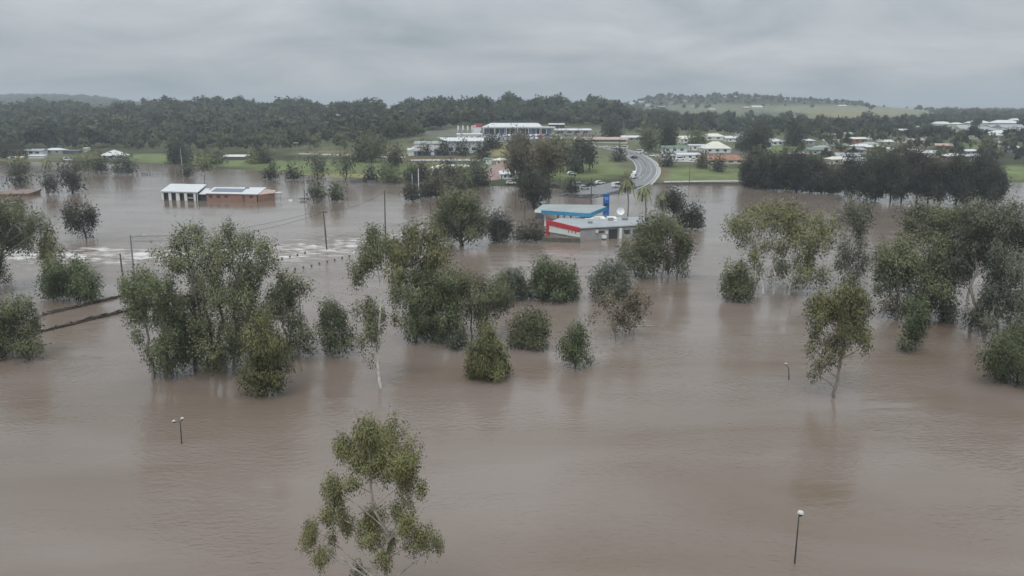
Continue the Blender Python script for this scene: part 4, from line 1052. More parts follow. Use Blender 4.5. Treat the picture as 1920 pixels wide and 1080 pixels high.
# ------------------------------------------------------------------ buildings
def V3(p, z): return (p[0], p[1], z)


def window(parent, x0, x1, z0, z1, y, m='glass', name='window'):
    """a framed window standing 3 cm proud of a front wall at local y"""
    MB().box(x0, x1, y - .06, y - .004, z0, z1).build(name, M[m], parent)


def house(label, px, py, w, d, hw, roof='gable', rm='roof_white', wm_='wall_white', rz=0.0, rise=None, name='house', cat='house', group=None, wins=3, over=.5, door=True, base=None):
    b_ = G(px, py) if base is None else base
    root = thing(name, b_, label, cat, group, rz)
    rise = rise if rise is not None else d * .2
    MB().box(-w / 2, w / 2, 0, d, -2.5, hw).build('wall', M[wm_], root)
    m = MB(); o = over; zt = hw + .004
    if roof == 'gable':
        m.add([(-w / 2 - o, -o, zt), (w / 2 + o, -o, zt), (w / 2 + o, d + o, zt), (-w / 2 - o, d + o, zt), (-w / 2 - o, d / 2, zt + rise), (w / 2 + o, d / 2, zt + rise)],
              [(0, 3, 2, 1), (0, 1, 5, 4), (2, 3, 4, 5), (1, 2, 5), (3, 0, 4)])
    elif roof == 'hip':
        r_ = min(d / 2, w / 2 - .2)
        m.add([(-w / 2 - o, -o, zt), (w / 2 + o, -o, zt), (w / 2 + o, d + o, zt), (-w / 2 - o, d + o, zt), (-w / 2 + r_, d / 2, zt + rise), (w / 2 - r_, d / 2, zt + rise)],
              [(0, 3, 2, 1), (0, 1, 5, 4), (2, 3, 4, 5), (1, 2, 5), (3, 0, 4)])
    else:  # single slope falling to the front
        m.prism([(-w / 2 - o, -o, zt), (w / 2 + o, -o, zt), (w / 2 + o, d + o, zt + rise), (-w / 2 - o, d + o, zt + rise)],
                [(-w / 2 - o, -o, zt + .25), (w / 2 + o, -o, zt + .25), (w / 2 + o, d + o, zt + rise + .25), (-w / 2 - o, d + o, zt + rise + .25)])
    m.build('roof', M[rm], root)
    for i in range(wins):
        x = -w / 2 + w * (i + .75) / (wins + .5)
        window(root, x - w * .06, x + w * .06, hw * .38, hw * .78, 0)
    if door and wins:
        window(root, -w * .46, -w * .40, 0, hw * .72, 0, 'timber', 'door')
    return root


def prism_part(name, m, parent, foot, z0, z1, o):
    """foot: world points in order; o: origin of the parent"""
    MB().prism([(p[0] - o[0], p[1] - o[1], z0) for p in foot], [(p[0] - o[0], p[1] - o[1], z1 if np.isscalar(z1) else z1[i]) for i, p in enumerate(foot)]).build(name, M[m], parent)


# service station -----------------------------------------------------------
FL, LB, FR = P(1088, 451), P(1027, 440), P(1210, 444)
BR, BL = P(1205, 407, 3.4), P(1050, 409, 3.4)
st = thing('service_station', V3(FL, 0), 'flooded grey service station building with red fascia and pale panel at its left end', 'service station')
prism_part('wall', 'wall_grey', st, [FL, FR, BR, BL, LB], -1.5, 3.2, FL)
cx_ = (FL + FR + BR + BL + LB) / 5
foot = [p + (p - cx_) * .012 for p in (FL, FR, BR, BL, LB)]
prism_part('roof', 'roof_grey', st, foot, 3.204, 3.46, FL)
dv = (FL - LB)[:2]; dl = np.linalg.norm(dv); dv = dv / dl; nv = np.array([dv[1], -dv[0]])
if nv[1] > 0: nv = -nv
def wallpt(t, out, z): q = LB[:2] + dv * t * dl + nv * out - FL[:2]; return (q[0], q[1], z)
MB().prism([wallpt(-.02, .05, 2.9), wallpt(1.0, .05, 2.35), wallpt(1.0, .45, 2.35), wallpt(-.02, .45, 2.9)], [wallpt(-.02, .05, 4.3), wallpt(1.0, .05, 3.55), wallpt(1.0, .45, 3.55), wallpt(-.02, .45, 4.3)]).build('red_fascia', M['red_paint'], st)
MB().prism([wallpt(-.02, .05, -.5), wallpt(.06, .05, -.5), wallpt(.06, .40, -.5), wallpt(-.02, .40, -.5)], [wallpt(-.02, .05, 2.89), wallpt(.06, .05, 2.85), wallpt(.06, .40, 2.85), wallpt(-.02, .40, 2.89)]).build('red_post', M['red_paint'], st)
MB().prism([wallpt(.065, .05, .9), wallpt(1.0, .05, .9), wallpt(1.0, .30, .9), wallpt(.065, .30, .9)], [wallpt(.065, .05, 2.86), wallpt(1.0, .05, 2.34), wallpt(1.0, .30, 2.34), wallpt(.065, .30, 2.86)]).build('sign_panel', M['panel'], st)
for k in (.66, .76, .87):
    MB().prism([wallpt(k, .31, 1.75), wallpt(k + .025, .31, 1.75), wallpt(k + .025, .36, 1.75), wallpt(k, .36, 1.75)], [wallpt(k, .31, 2.3), wallpt(k + .025, .31, 2.3), wallpt(k + .025, .36, 2.3), wallpt(k, .36, 2.3)]).build('red_mark', M['red_paint'], st)
a_, b_ = P(1018, 453), P(1088, 455)
prism_part('low_wall', 'plinth', st, [a_, b_, b_ + np.array([0, 1.2, 0]), a_ + np.array([0, 1.2, 0])], -1, 1.15, FL)
fv = (FR - FL)[:2]; fl_ = np.linalg.norm(fv); fv = fv / fl_
fa_ = math.atan2(fv[1], fv[0])
def front(name, m, t0, t1, z0, z1, out=.06):
    q = [np.array([fv[0] * t * fl_ + fv[1] * o_, fv[1] * t * fl_ - fv[0] * o_]) for t, o_ in ((t0, out), (t1, out), (t1, .004), (t0, .004))]
    MB().prism([(p[0], p[1], z0) for p in q], [(p[0], p[1], z1) for p in q]).build(name, M[m], st)
front('door_opening', 'opening', .43, .56, -.5, 2.6); front('door_frame', 'roof_dark', .425, .565, 2.605, 2.95, .35); front('white_pillar', 'white_paint', .585, .62, -.5, 2.9, .4)
front('wall_cabinet', 'white_paint', .32, .38, .3, 1.1, .7); front('air_unit', 'roof_white', .22, .26, 1.9, 2.7, .5); front('window', 'glass', .27, .36, 1.75, 2.35); front('window', 'glass', .66, .76, 1.1, 2.3); front('window', 'glass', .80, .90, 1.1, 2.3)
front('gutter', 'dark_steel', -.005, 1.0, 3.05, 3.2, .22); front('small_sign', 'panel', .385, .41, 1.4, 2.2, .12)
def on_roof(px, py, z=3.46): p = P(px, py, z); return p - np.array([FL[0], FL[1], 0])
for (x, y, w, d, h, m_) in [(1120, 413, 1.8, 1.4, .9, 'roof_white'), (1146, 414, 1.5, 1.2, .8, 'steel'), (1107, 419, 1.2, 1.2, .6, 'steel'), (1172, 413, 1.6, 1.3, .7, 'steel'), (1154, 417, 1, 1, .5, 'roof_white')]:
    q = on_roof(x, y)
    MB().box(q[0] - w / 2, q[0] + w / 2, q[1], q[1] + d, 3.464, 3.46 + h).build('roof_unit', M[m_], st)
q = on_roof(1135, 410)
for k in range(3):
    MB().box(q[0] - 6 + k * 3.4, q[0] - 3.4 + k * 3.4, q[1] - 1, q[1] + 4, 3.464, 3.62).build('skylight', M['panel'], st)
# dish on the roof
q = P(1163, 404, 3.46)
dish = thing('satellite_dish', (q[0], q[1], 3.47), 'large white dish standing on the service station roof', 'dish')
prof = [(0.02, 0), (.45, .06), (.85, .24), (1.2, .55)]
m = MB(); n = 14
for i, (r_, z_) in enumerate(prof):
    m.v += [(r_ * math.cos(t) + 0, -z_ * .75 + r_ * math.sin(t) * .35, 1.15 + r_ * math.sin(t) * .9 + z_ * .3) for t in [2 * math.pi * k / n for k in range(n)]]
for i in range(3):
    for k in range(n):
        m.f.append((i * n + k, i * n + (k + 1) % n, (i + 1) * n + (k + 1) % n, (i + 1) * n + k)); m.m.append(0)
m.build('dish', M['white_paint'], dish)
MB().tube([(0, .25, 0), (0, .15, 1.1)], .09, 6).build('mast', M['dark_steel'], dish)
MB().tube([(0, .1, .4), (0, -.9, 1.5)], .03, 5).build('feed_arm', M['steel'], dish)

# canopy
Zc = 4.9
cp = [P(1003, 394, Zc), P(1104, 401, Zc), P(1137, 388, Zc), P(1127, 384, Zc), P(1018, 383, Zc)]
O = cp[0]
ca_ = thing('fuel_canopy', V3(O, 0), 'flat fuel canopy edged with teal blue, standing in floodwater behind the red fascia', 'canopy')
prism_part('canopy_deck', 'roof_grey', ca_, cp, 4.35, 4.9, O)
bpy.data.objects['canopy_deck'].data.materials[0] = mat('canopy_top', (.31, .335, .33), .7, .1, .15)
for i in range(2):
    a, b2 = cp[i], cp[i + 1]
    dd = (b2 - a)[:2] / np.linalg.norm((b2 - a)[:2]); nn = np.array([dd[1], -dd[0]])
    a1, b1 = a[:2] - O[:2], b2[:2] - O[:2]
    if i == 0:
        w0 = a1 + dd * 2.2
        MB().prism([(*a1, 4.2), (*w0, 4.2), (*(w0 + nn * .2), 4.2), (*(a1 + nn * .2), 4.2)], [(*a1, 5.0), (*w0, 5.0), (*(w0 + nn * .2), 5.0), (*(a1 + nn * .2), 5.0)]).build('white_fascia', M['white_paint'], ca_)
        a1 = w0 + dd * .01
    b1 = b1 - dd * .01
    MB().prism([(*a1, 3.95), (*b1, 3.95), (*(b1 + nn * .25), 3.95), (*(a1 + nn * .25), 3.95)], [(*a1, 5.05), (*b1, 5.05), (*(b1 + nn * .25), 5.05), (*(a1 + nn * .25), 5.05)]).build('teal_fascia', M['teal'], ca_)
for (x, y) in [(1022, 424), (1046, 420), (1070, 421), (1090, 420), (1110, 412), (1058, 411), (1094, 411)]:
    q = P(x, y) - O
    MB().box(q[0] - .28, q[0] + .28, q[1] - .28, q[1] + .28, -1.5 - 0, 4.34).build('column', M['white_paint'], ca_)
for (x, y) in [(1060, 415), (1085, 414)]:
    q = P(x, y)
    t_ = thing('fuel_pump', V3(q, 0), 'drowned fuel pump top under the %s of the teal edged canopy' % ('left part' if x < 1070 else 'right part'), 'fuel pump')
    MB().box(-.5, .5, -.3, .3, -1, .8).build('body', M['wall_blue'], t_); MB().box(-.55, .55, -.35, .35, .804, 1.1).build('head', M['white_paint'], t_)
# kiosk under the canopy
q = P(1012, 410)
kk = thing('kiosk', V3(q, 0), 'dark small kiosk half under the left end of the canopy', 'kiosk')
MB().box(-1.2, 1.2, 0, 2, -1, 2.4).build('wall', M['roof_dark'], kk); MB().box(-1.3, 1.3, -.1, 2.1, 2.404, 2.6).build('roof', M['roof_white'], kk)
# blue price tower
q = P(1136, 402)
tw = thing('price_sign', V3(q, 0), 'tall bright blue sign tower beside the canopy corner', 'sign')
MB().box(-1.0, 1.0, -.35, .35, -1, 6.6).build('sign_body', M['blue_sign'], tw)
MB().box(-1.15, 1.15, -.45, .45, 6.604, 6.9).build('cap', M['blue_sign'], tw)
for z0, z1, x0, x1 in ((5.5, 5.8, -.7, .6), (5.05, 5.3, -.5, .65)):
    MB().box(x0, x1, -.39, -.354, z0, z1).build('emblem', M['car_silver'], tw)
MB().box(-.8, .8, -.39, -.354, 2.2, 3.8).build('price_board', mat('navy_board', (.02, .05, .16), .4, .1), tw)

# flooded clubhouse ----------------------------------------------------------
A, B_ = P(304, 375), P(371, 377)
C1, D1 = P(386, 347, 3.45), P(321, 346, 3.45)
ch = thing('clubhouse', V3(A, 0), 'flooded white shelter hall with five dark bays, left end of the drowned clubhouse', 'building')
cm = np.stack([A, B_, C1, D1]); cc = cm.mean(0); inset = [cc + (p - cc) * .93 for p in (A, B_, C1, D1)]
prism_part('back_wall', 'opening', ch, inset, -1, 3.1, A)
ov = [cc + (p - cc) * 1.04 for p in (A, B_, C1, D1)]
prism_part('roof', 'roof_white', ch, ov, 3.3, [3.5, 3.5, 3.75, 3.75], A)
wv = (B_ - A)[:2]; wl = np.linalg.norm(wv)
prism_part('beam', 'wall_white', ch, [A, B_, B_ + [0, .25, 0], A + [0, .25, 0]], 2.85, 3.296, A)
for t0, t1 in ((0, .05), (.19, .27), (.40, .50), (.63, .71), (.89, .95), (.985, 1)):
    a1 = A[:2] + wv * t0; b1 = A[:2] + wv * t1
    MB().prism([(*(p - A[:2]), -1) for p in (a1, b1, b1 + [0, .3], a1 + [0, .3])], [(*(p - A[:2]), 2.84) for p in (a1, b1, b1 + [0, .3], a1 + [0, .3])]).build('pillar', M['wall_white'], ch)
MB().prism([(*(p - A[:2]), .9) for p in (A[:2] + wv * .72, A[:2] + wv * .88, A[:2] + wv * .88 + [0, .3], A[:2] + wv * .72 + [0, .3])], [(*(p - A[:2]), 1.3) for p in (A[:2] + wv * .72, A[:2] + wv * .88, A[:2] + wv * .88 + [0, .3], A[:2] + wv * .72 + [0, .3])]).build('counter', M['concrete'], ch)

F1, F2, F3 = P(388, 377), P(482, 379), P(514, 375)
Bk1, Bk2 = P(404, 353, 3.1), P(497, 353.5, 3.1)
bc = thing('brick_clubrooms', V3(F1, 0), 'flooded red brick clubrooms with pale metal roof and solar panels', 'building')
prism_part('wall', 'brick', bc, [F1, F2, Bk2, Bk1], -1, 2.9, F1)
cc = (F1 + F2 + Bk2 + Bk1) / 4; ov = [cc + (p - cc) * 1.05 for p in (F1, F2, Bk2, Bk1)]
prism_part('roof', 'roof_white', bc, ov, 2.904, [3.05, 3.05, 3.5, 3.5], F1)
prism_part('side_wing', 'brick', bc, [F2 + [.3, .2, 0], F3, P(515, 362, 2.7), P(499, 362, 2.7)], -1, 2.6, F1)
prism_part('side_roof', 'roof_pink', bc, [F2 + [.3, .8, 0], F3 + [.4, -.4, 0], P(517, 358, 2.9), P(498, 356, 2.9)], 2.62, [2.8, 2.8, 3.2, 3.2], F1)
fv2 = (F2 - F1)[:2]
for t0, t1, z0, z1, nm, mt in ((.05, .12, 1.3, 2.3, 'window', 'glass'), (.2, .27, 1.3, 2.3, 'window', 'glass'), (.36, .43, 1.5, 2.3, 'window', 'glass'), (.72, .76, -.5, 2.5, 'doorway', 'timber'), (.86, .92, 1.5, 2.3, 'window', 'glass')):
    a1, b1 = fv2 * t0, fv2 * t1
    MB().prism([(a1[0], a1[1] - .08, z0), (b1[0], b1[1] - .08, z0), (b1[0], b1[1] - .004, z0), (a1[0], a1[1] - .004, z0)], [(a1[0], a1[1] - .08, z1), (b1[0], b1[1] - .08, z1), (b1[0], b1[1] - .004, z1), (a1[0], a1[1] - .004, z1)]).build(nm, M[mt], bc)
ax = fv2 / np.linalg.norm(fv2); ay = np.array([(Bk1 - F1)[0], (Bk1 - F1)[1]]); dlen = np.linalg.norm(ay)
for k in range(10):
    t0 = .05 + k * .063; t1 = t0 + .058
    pts = [fv2 * t0 + ay * .25, fv2 * t1 + ay * .25, fv2 * t1 + ay * .8, fv2 * t0 + ay * .8]
    MB().prism([(p[0], p[1], z) for p, z in zip(pts, (3.22, 3.22, 3.46, 3.46))], [(p[0], p[1], z) for p, z in zip(pts, (3.28, 3.28, 3.52, 3.52))]).build('solar_panel', M['solar'], bc)
q = (F1 + F2 + Bk2 + Bk1) / 4 - F1
MB().box(q[0] + 2, q[0] + 3.4, q[1] + 5, q[1] + 6, 3.45, 4.1).build('roof_vent', M['steel'], bc)
q = P(526, 374) - F1
m = MB().box(q[0] - 3.2, q[0] + .2, q[1], q[1] + 3, 2.55, 2.66); m.build('awning', M['roof_white'], bc)
for dx in (0, -2.8):
    MB().tube([(q[0] + dx, q[1] + .1, -1), (q[0] + dx, q[1] + .1, 2.54)], .06, 6).build('awning_post', M['steel'], bc)

prism_part('link_wall', 'opening', bc, [P(372, 376.6) + [0, .6, 0], P(387, 376.9) + [0, .6, 0], P(387, 366), P(372, 366)], -1, 2.5, F1)
prism_part('link_roof', 'roof_white', bc, [P(373, 376.8) + [0, .2, 0], P(386.6, 377) + [0, .2, 0], P(394, 353, 2.8), P(384, 353, 2.8)], 2.51, [2.6, 2.6, 2.8, 2.8], F1)
# other roofs in the water
a, b2 = P(-14, 370), P(53, 369)
rr_ = thing('drowned_shed', V3(a, 0), 'low reddish shed nearly drowned at the left edge', 'shed')
prism_part('wall', 'brick', rr_, [a, b2, b2 + [-2, 12, 0], a + [-1, 12, 0]], -1, 1.15, a)
prism_part('roof', 'roof_brown', rr_, [a + [-.5, -.5, 0], b2 + [.5, -.5, 0], b2 + [-1.6, 12.4, 0], a + [-1, 12.4, 0]], 1.154, [1.35, 1.35, 1.75, 1.75], a)
for i, (x0, x1, y, lb) in enumerate([(186, 205, 325, 'dark drowned shelter roof left of the clipped cypress'), (217, 228, 325.5, 'small dark drowned shelter roof under the clipped cypress'), (262, 279, 328, 'dark drowned shelter roof with pale posts right of the leaning tree'), (561, 573, 376.5, 'small dark drowned roof at the foot of the tall lamp pole')]):
    a, b2 = P(x0, y), P(x1, y)
    t_ = thing('drowned_shelter', V3(a, 0), lb, 'shelter', 'drowned shelters')
    w = b2[0] - a[0]
    MB().box(0, w, 0, 3, .55, .85).build('roof', M['roof_dark'], t_)
    for x_ in (.1, w - .25):
        MB().box(x_, x_ + .15, -.1, .05, -1, 1.3 if i == 2 else .54).build('post', M['white_paint'], t_)
q = P(545, 376.5)
t_ = thing('floating_drum', V3(q, 0), 'small white drum floating right of the brick clubrooms', 'drum'); MB().tube([(-.7, 0, .1), (.7, 0, .1)], .35, 10).build('drum', M['white_paint'], t_)
t_.children[0]  # part

# white octagonal pavilion
q = G(216, 297)
pv = thing('pavilion', q, 'white eight-sided pavilion with broad low pyramid roof on the far shore', 'pavilion')
def ring(r_, z_, n=8, sy=.8): return [(r_ * math.cos((k + .5) * 2 * math.pi / n), r_ * sy * math.sin((k + .5) * 2 * math.pi / n), z_) for k in range(n)]
MB().prism(ring(7.2, -2), ring(7.2, 2.2)).build('wall', M['wall_white'], pv)
MB().prism(ring(9.6, 2.204), ring(2.2, 5.0)).build('roof', M['roof_white'], pv)
MB().prism(ring(2.3, 5.004), ring(.3, 5.7)).build('roof_cap', M['roof_white'], pv)
for k in range(3):
    a = (-.5 - k * .25) * math.pi + .55
    x_, y_ = 6.72 * math.cos(-math.pi / 2 + (k - 1) * math.pi / 4), 6.72 * .8 * math.sin(-math.pi / 2 + (k - 1) * math.pi / 4)
    MB().box(x_ - .9, x_ + .9, y_ - .12, y_ + .2, .4, 1.7).build('window', M['glass'], pv)

HS = [
    ('long cream shed at the flood edge beyond the sports field', 442, 300, 14.5, 5, 1.9, 'slope', 'roof_cream', 'roof_dark', 0, .9, 'shed', 'shed', 0),
    ('pale long building at the far left shore', 52, 291, 20, 8, 3, 'gable', 'roof_grey', 'wall_white', .05, 1.2, 'house', 'house', 4),
    ('small white house end at the far left shore behind the dark tree', 24, 291, 7, 7, 3.2, 'gable', 'roof_grey', 'wall_white', 0, 1.4, 'house', 'house', 1),
    ('white roofed house right of the pale long building on the left shore', 100, 289, 13, 8, 2.8, 'hip', 'roof_white', 'wall_grey', 0, 1.3, 'house', 'house', 2),
    ('low white shed under the pale long building', 68, 297, 10, 4, 1.5, 'slope', 'roof_white', 'wall_white', 0, .5, 'shed', 'shed', 0),
    ('low cream annexe at the far left shore', 28, 299, 9, 4, 1.2, 'slope', 'roof_cream', 'wall_cream', 0, .3, 'shed', 'shed', 0),
    ('tiny bright white cabin left of the pavilion', 161, 285, 3.2, 3, 2.6, 'slope', 'roof_white', 'wall_white', 0, .3, 'cabin', 'cabin', 1),
    ('grey carport between the left houses and the bright cabin', 130, 289, 12, 6, 2.0, 'slope', 'roof_dark', 'roof_dark', 0, .4, 'carport', 'carport', 0),
    ('tan roofed long building behind the dark pointed tree', 848, 325, 22, 10, 2.6, 'hip', 'roof_cream', 'wall_cream', .05, 1.6, 'building', 'building', 5),
    ('small cream roof above the pink paving', 941, 309, 8.5, 6, 2.4, 'hip', 'roof_cream', 'wall_cream', 0, 1.2, 'house', 'house', 2),
    ('pale green hut left of the pink paving', 915, 308, 4, 4, 2.8, 'slope', 'roof_green', 'panel', 0, .3, 'hut', 'hut', 1),
    ('pale greenish flooded cottage beside the tall brown-green pair', 953, 336, 7.5, 7, 2.4, 'gable', 'roof_white', 'panel', .1, 1.4, 'cottage', 'cottage', 2),
    ('small white box-like shed at the left corner of the tan roofed building', 815, 330, 4, 4, 2.4, 'slope', 'roof_white', 'wall_white', 0, .2, 'shed', 'shed', 1),
    ('white-walled utility shed left of the stepped commercial building', 776, 288, 8, 5, 2.4, 'slope', 'roof_white', 'wall_white', 0, .5, 'shed', 'shed', 1),
    ('very long low building with pinkish roof above the curving road', 1126, 268, 38, 9, 2.4, 'gable', 'roof_pink', 'wall_cream', -.06, 1.6, 'motel', 'motel', 8),
    ('white roofed shed right of the long pink roof', 1184, 265, 14, 8, 2.8, 'gable', 'roof_white', 'wall_grey', 0, 1.3, 'shed', 'shed', 3),
    ('grey service building above the long pink roof', 1075, 252, 30, 10, 3.2, 'slope', 'roof_white', 'wall_grey', .03, 1.0, 'warehouse', 'warehouse', 4),
    ('small white annexe roof right of the car showroom', 1044, 240, 14, 8, 3, 'slope', 'roof_white', 'opening', 0, .8, 'shed', 'shed', 0),
    ('white pyramid roofed house standing right of the road-top trees', 1345, 287, 17, 13, 2.8, 'hip', 'roof_cream', 'wall_white', 0, 4.2, 'house', 'house', 3),
    ('long cream roof left behind the pyramid roofed house', 1292, 268, 13, 9, 3, 'gable', 'roof_cream', 'wall_white', .25, 2.0, 'house', 'house', 2),
    ('cream roof directly behind the pyramid roofed house', 1338, 263, 17, 10, 2.8, 'hip', 'roof_cream', 'wall_white', -.15, 2.2, 'house', 'house', 2),
    ('white gabled roof right behind the pyramid roofed house', 1375, 266, 11, 9, 2.6, 'gable', 'roof_white', 'wall_white', 0, 1.6, 'house', 'house', 2),
    ('white flat roofed shed with small tower right of the pyramid house', 1394, 262, 8, 7, 3, 'slope', 'roof_white', 'wall_white', 0, .6, 'shed', 'shed', 1),
    ('orange tiled roof house beside the right lawn', 1362, 307, 22, 10, 2.0, 'hip', 'roof_red', 'wall_cream', -.05, 2.7, 'house', 'house', 4),
    ('small red roof left of the orange tiled house', 1330, 303, 10, 7, 2.2, 'hip', 'roof_red', 'wall_cream', .1, 1.3, 'house', 'house', 2),
    ('white cluttered workshop left of the orange tiled house', 1294, 299, 14, 8, 2.6, 'slope', 'roof_white', 'wall_white', 0, .6, 'workshop', 'workshop', 3),
    ('pale grey shed between the road and the workshop', 1264, 300, 11, 6, 2.2, 'slope', 'roof_grey', 'wall_white', 0, .5, 'shed', 'shed', 2),
    ('white billboard-like shed above the workshop', 1310, 282, 12, 6, 3.0, 'slope', 'roof_white', 'panel', 0, .5, 'shed', 'shed', 2),
    ('bluish hall between the road-top tree and the tall dark tree', 1265, 286, 16, 8, 3, 'gable', 'roof_green', 'panel', 0, 1.2, 'hall', 'hall', 3),
    ('pale house behind the bright green playing field', 1453, 273, 13, 9, 2.8, 'hip', 'roof_white', 'panel', 0, 1.8, 'house', 'house', 3),
    ('teal-white corner house left of the playing field', 1432, 281, 9, 7, 3, 'hip', 'roof_white', 'panel', 0, 1.5, 'house', 'house', 1),
]
for (lb, px, py, w, d, hw, ro, rm, wl_, rz, rise, nm, ct, wi) in HS:
    house(lb, px, py, w, d, hw, ro, rm, wl_, rz, rise, nm, ct, wins=wi)

# stepped white commercial building below the car yard
q = G(805, 291)
sb = thing('commercial_building', q, 'stepped white and blue commercial building with terrace walls on the slope', 'building', rz=.03)
MB().box(-9, 10.5, 0, 11, -2, 2.4).build('lower_wall', M['wall_blue'], sb)
MB().box(-9.2, 10.6, -.4, 11.2, 2.404, 6.8).build('upper_wall', M['wall_white'], sb)
MB().prism([(-9.6, -.8, 6.804), (10.69, -.8, 6.804), (10.69, 12, 7.8), (-9.6, 12, 7.8)], [(-9.6, -.8, 7.05), (10.69, -.8, 7.05), (10.69, 12, 8.05), (-9.6, 12, 8.05)]).build('roof', M['roof_grey'], sb)
MB().box(10.8, 33, 3, 14, -2, 8.2).build('side_wall', M['wall_white'], sb)
MB().prism([(10.72, 1.5, 8.204), (35, 1.5, 8.204), (33, 15, 9.8), (4, 15, 9.8)], [(10.72, 1.5, 8.5), (35, 1.5, 8.5), (33, 15, 10.1), (4, 15, 10.1)]).build('side_roof', M['roof_white'], sb)
MB().box(-13, -9.3, 1, 8, -2, 2.6).build('annexe', M['wall_white'], sb)
MB().prism([(-13.4, .6, 2.604), (-9.3, .6, 2.604), (-9.3, 8.4, 4.2), (-13.4, 8.4, 2.8)], [(-13.4, .6, 2.8), (-9.3, .6, 4.0), (-9.3, 8.4, 5.4), (-13.4, 8.4, 3.2)]).build('annexe_roof', M['roof_white'], sb)
for x in (-7.5, -5.8, -3.6): MB().box(x, x + 1.2, -.5, -.404, 4.5, 5.1).build('window', M['glass'], sb)
for x0, x1, z0, z1 in ((-2.6, -.6, 2.7, 4.0), (3, 6.2, 2.6, 3.6), (12, 14.5, 2.5, 4.5), (16, 19, 2.4, 4.6), (21, 24, 2.6, 4.4), (26, 29, 2.8, 4.4)):
    y_ = -.5 if x0 < 10 else 2.9
    MB().box(x0, x1, y_, y_ + .096, z0, z1).build('window', M['glass'], sb)
for x0 in (-7, -3, 1, 5): MB().box(x0, x0 + 2, -.1, -.004, -.2, 2.0).build('shopfront', M['glass' if x0 != 1 else 'white_paint'], sb)
for x0 in (13, 20, 27): MB().box(x0, x0 + 4, 2.88, 2.996, -.2, 2.0).build('shopfront', M['wall_blue'], sb)

MB_ = MB
# upper grey-white showroom block between the two
q = G(882, 268)
ub = thing('workshop_block', q, 'white block with small dark windows joining the stepped building to the car yard', 'building', rz=.05)
MB().box(-9, 8, 0, 9, -2, 5.6).build('wall', M['wall_white'], ub)
MB().prism([(-9.4, -.4, 5.604), (8.4, -.4, 5.604), (8.4, 9.4, 6.0), (-9.4, 9.4, 6.0)], [(-9.4, -.4, 5.8), (8.4, -.4, 5.8), (8.4, 9.4, 6.2), (-9.4, 9.4, 6.2)]).build('roof', M['roof_white'], ub)
for x in (-7, -3.4, .2, 4): MB().box(x, x + 1.6, -.1, -.004, 2.8, 4.2).build('window', M['glass'], ub)
for x in (-6, 1): MB().box(x, x + 3, -.1, -.004, -.1, 2.2).build('roller_door', M['wall_blue'], ub)
# car showroom
q = G(968, 252)
sr = thing('car_showroom', q, 'long white roofed car showroom with dark blue glass front above the car yard', 'showroom', rz=-.02)
MB().box(-25, 27, 0, 16, -2, 4.9).build('wall', M['wall_white'], sr)
MB().prism([(-26, -3, 4.904), (20, -3, 4.904), (17, 17, 7.4), (-20, 17, 7.4)], [(-26, -3, 5.8), (20, -3, 5.8), (17, 17, 8.2), (-20, 17, 8.2)]).build('roof', M['roof_white'], sr)
MB().box(20.1, 30, -2, 14, 4.91, 5.5).build('side_roof', M['roof_white'], sr)
for i in range(13):
    x = -24.5 + i * 4
    MB().box(x, x + 3.4, -.12, -.004, .4, 4.3).build('glass_front', M['glass' if i % 3 else 'wall_blue'], sr)
for i in range(6):
    MB().box(-25 + i * 8.6, -24.6 + i * 8.6, -2.8, -2.4, -2, 4.9).build('post', M['white_paint'], sr)
MB().box(-34, -27, 1, 8, -2, 5.4).build('service_bay', M['white_paint'], sr)
MB().box(-34.2, -26.8, .8, 8.2, 5.404, 7.0).build('red_parapet', M['red_paint'], sr)
MB().box(-33, -31, .74, .796, 5.7, 6.7).build('sign_panel', M['white_paint'], sr)
q = G(893, 250)
t_ = thing('sign_board', q, 'white and pink sign board at the left end of the showroom', 'sign'); MB().box(-2.6, 2.6, -.3, .3, 2.5, 6).build('board', M['panel'], t_)
for x in (-2, 2): MB().box(x - .15, x + .15, -.15, .15, -1, 2.496).build('post', M['steel'], t_)
for i, x in enumerate((858, 867, 876, 884)):
    q = G(x, 250); t_ = thing('flag_pole', q, '%s white banner pole from the left at the car yard entrance' % ORD[i], 'flag pole', 'banner poles at the car yard')
    MB().tube([(0, 0, -1), (0, 0, 6)], .12, 6).build('pole', M['white_paint'], t_); MB().box(.14, 1.0, -.02, .02, 2.5, 5.8).build('banner', M['white_paint'], t_)

# far houses
zones = {}
for (px, py, w, rm) in FAR_HOUSES:
    if px < 400: z_ = 'on the wooded left skyline' if py < 230 else 'in the left woodland'
    elif px < 900: z_ = 'among the trees of the central woodland'
    elif py < 212 and px < 1650: z_ = 'on the far right hill'
    elif px > 1650 and py < 265: z_ = 'in the far suburb at the right'
    elif px > 1650: z_ = 'behind the right block of the dark flooded row'
    else: z_ = 'behind the left block of the dark flooded row'
    zones.setdefault((z_, rm), []).append((px, py, w))
CN = dict(roof_white='white', roof_grey='grey', roof_cream='cream', roof_green='green', roof_pink='pinkish')
kk_ = 0
for (z_, rm), hs in zones.items():
    hs.sort()
    for i, (px, py, w) in enumerate(hs):
        kk_ += 1; r = random.Random(kk_)
        o_ = (ORD[i] if i < 16 else 'last')
        lb = ('%s %s roofed house from the left %s' % (o_, CN[rm], z_)) if len(hs) > 1 else '%s roofed house %s' % (CN[rm], z_)
        house(lb, px, py, w * .8, w * .42, 2.5 + r.random(), r.choice(['gable', 'hip', 'hip', 'slope']), rm, r.choice(['wall_white', 'wall_cream', 'wall_grey', 'brick']), r.uniform(-.35, .35), w * .09, group='far houses', wins=2 if py > 245 else 0)

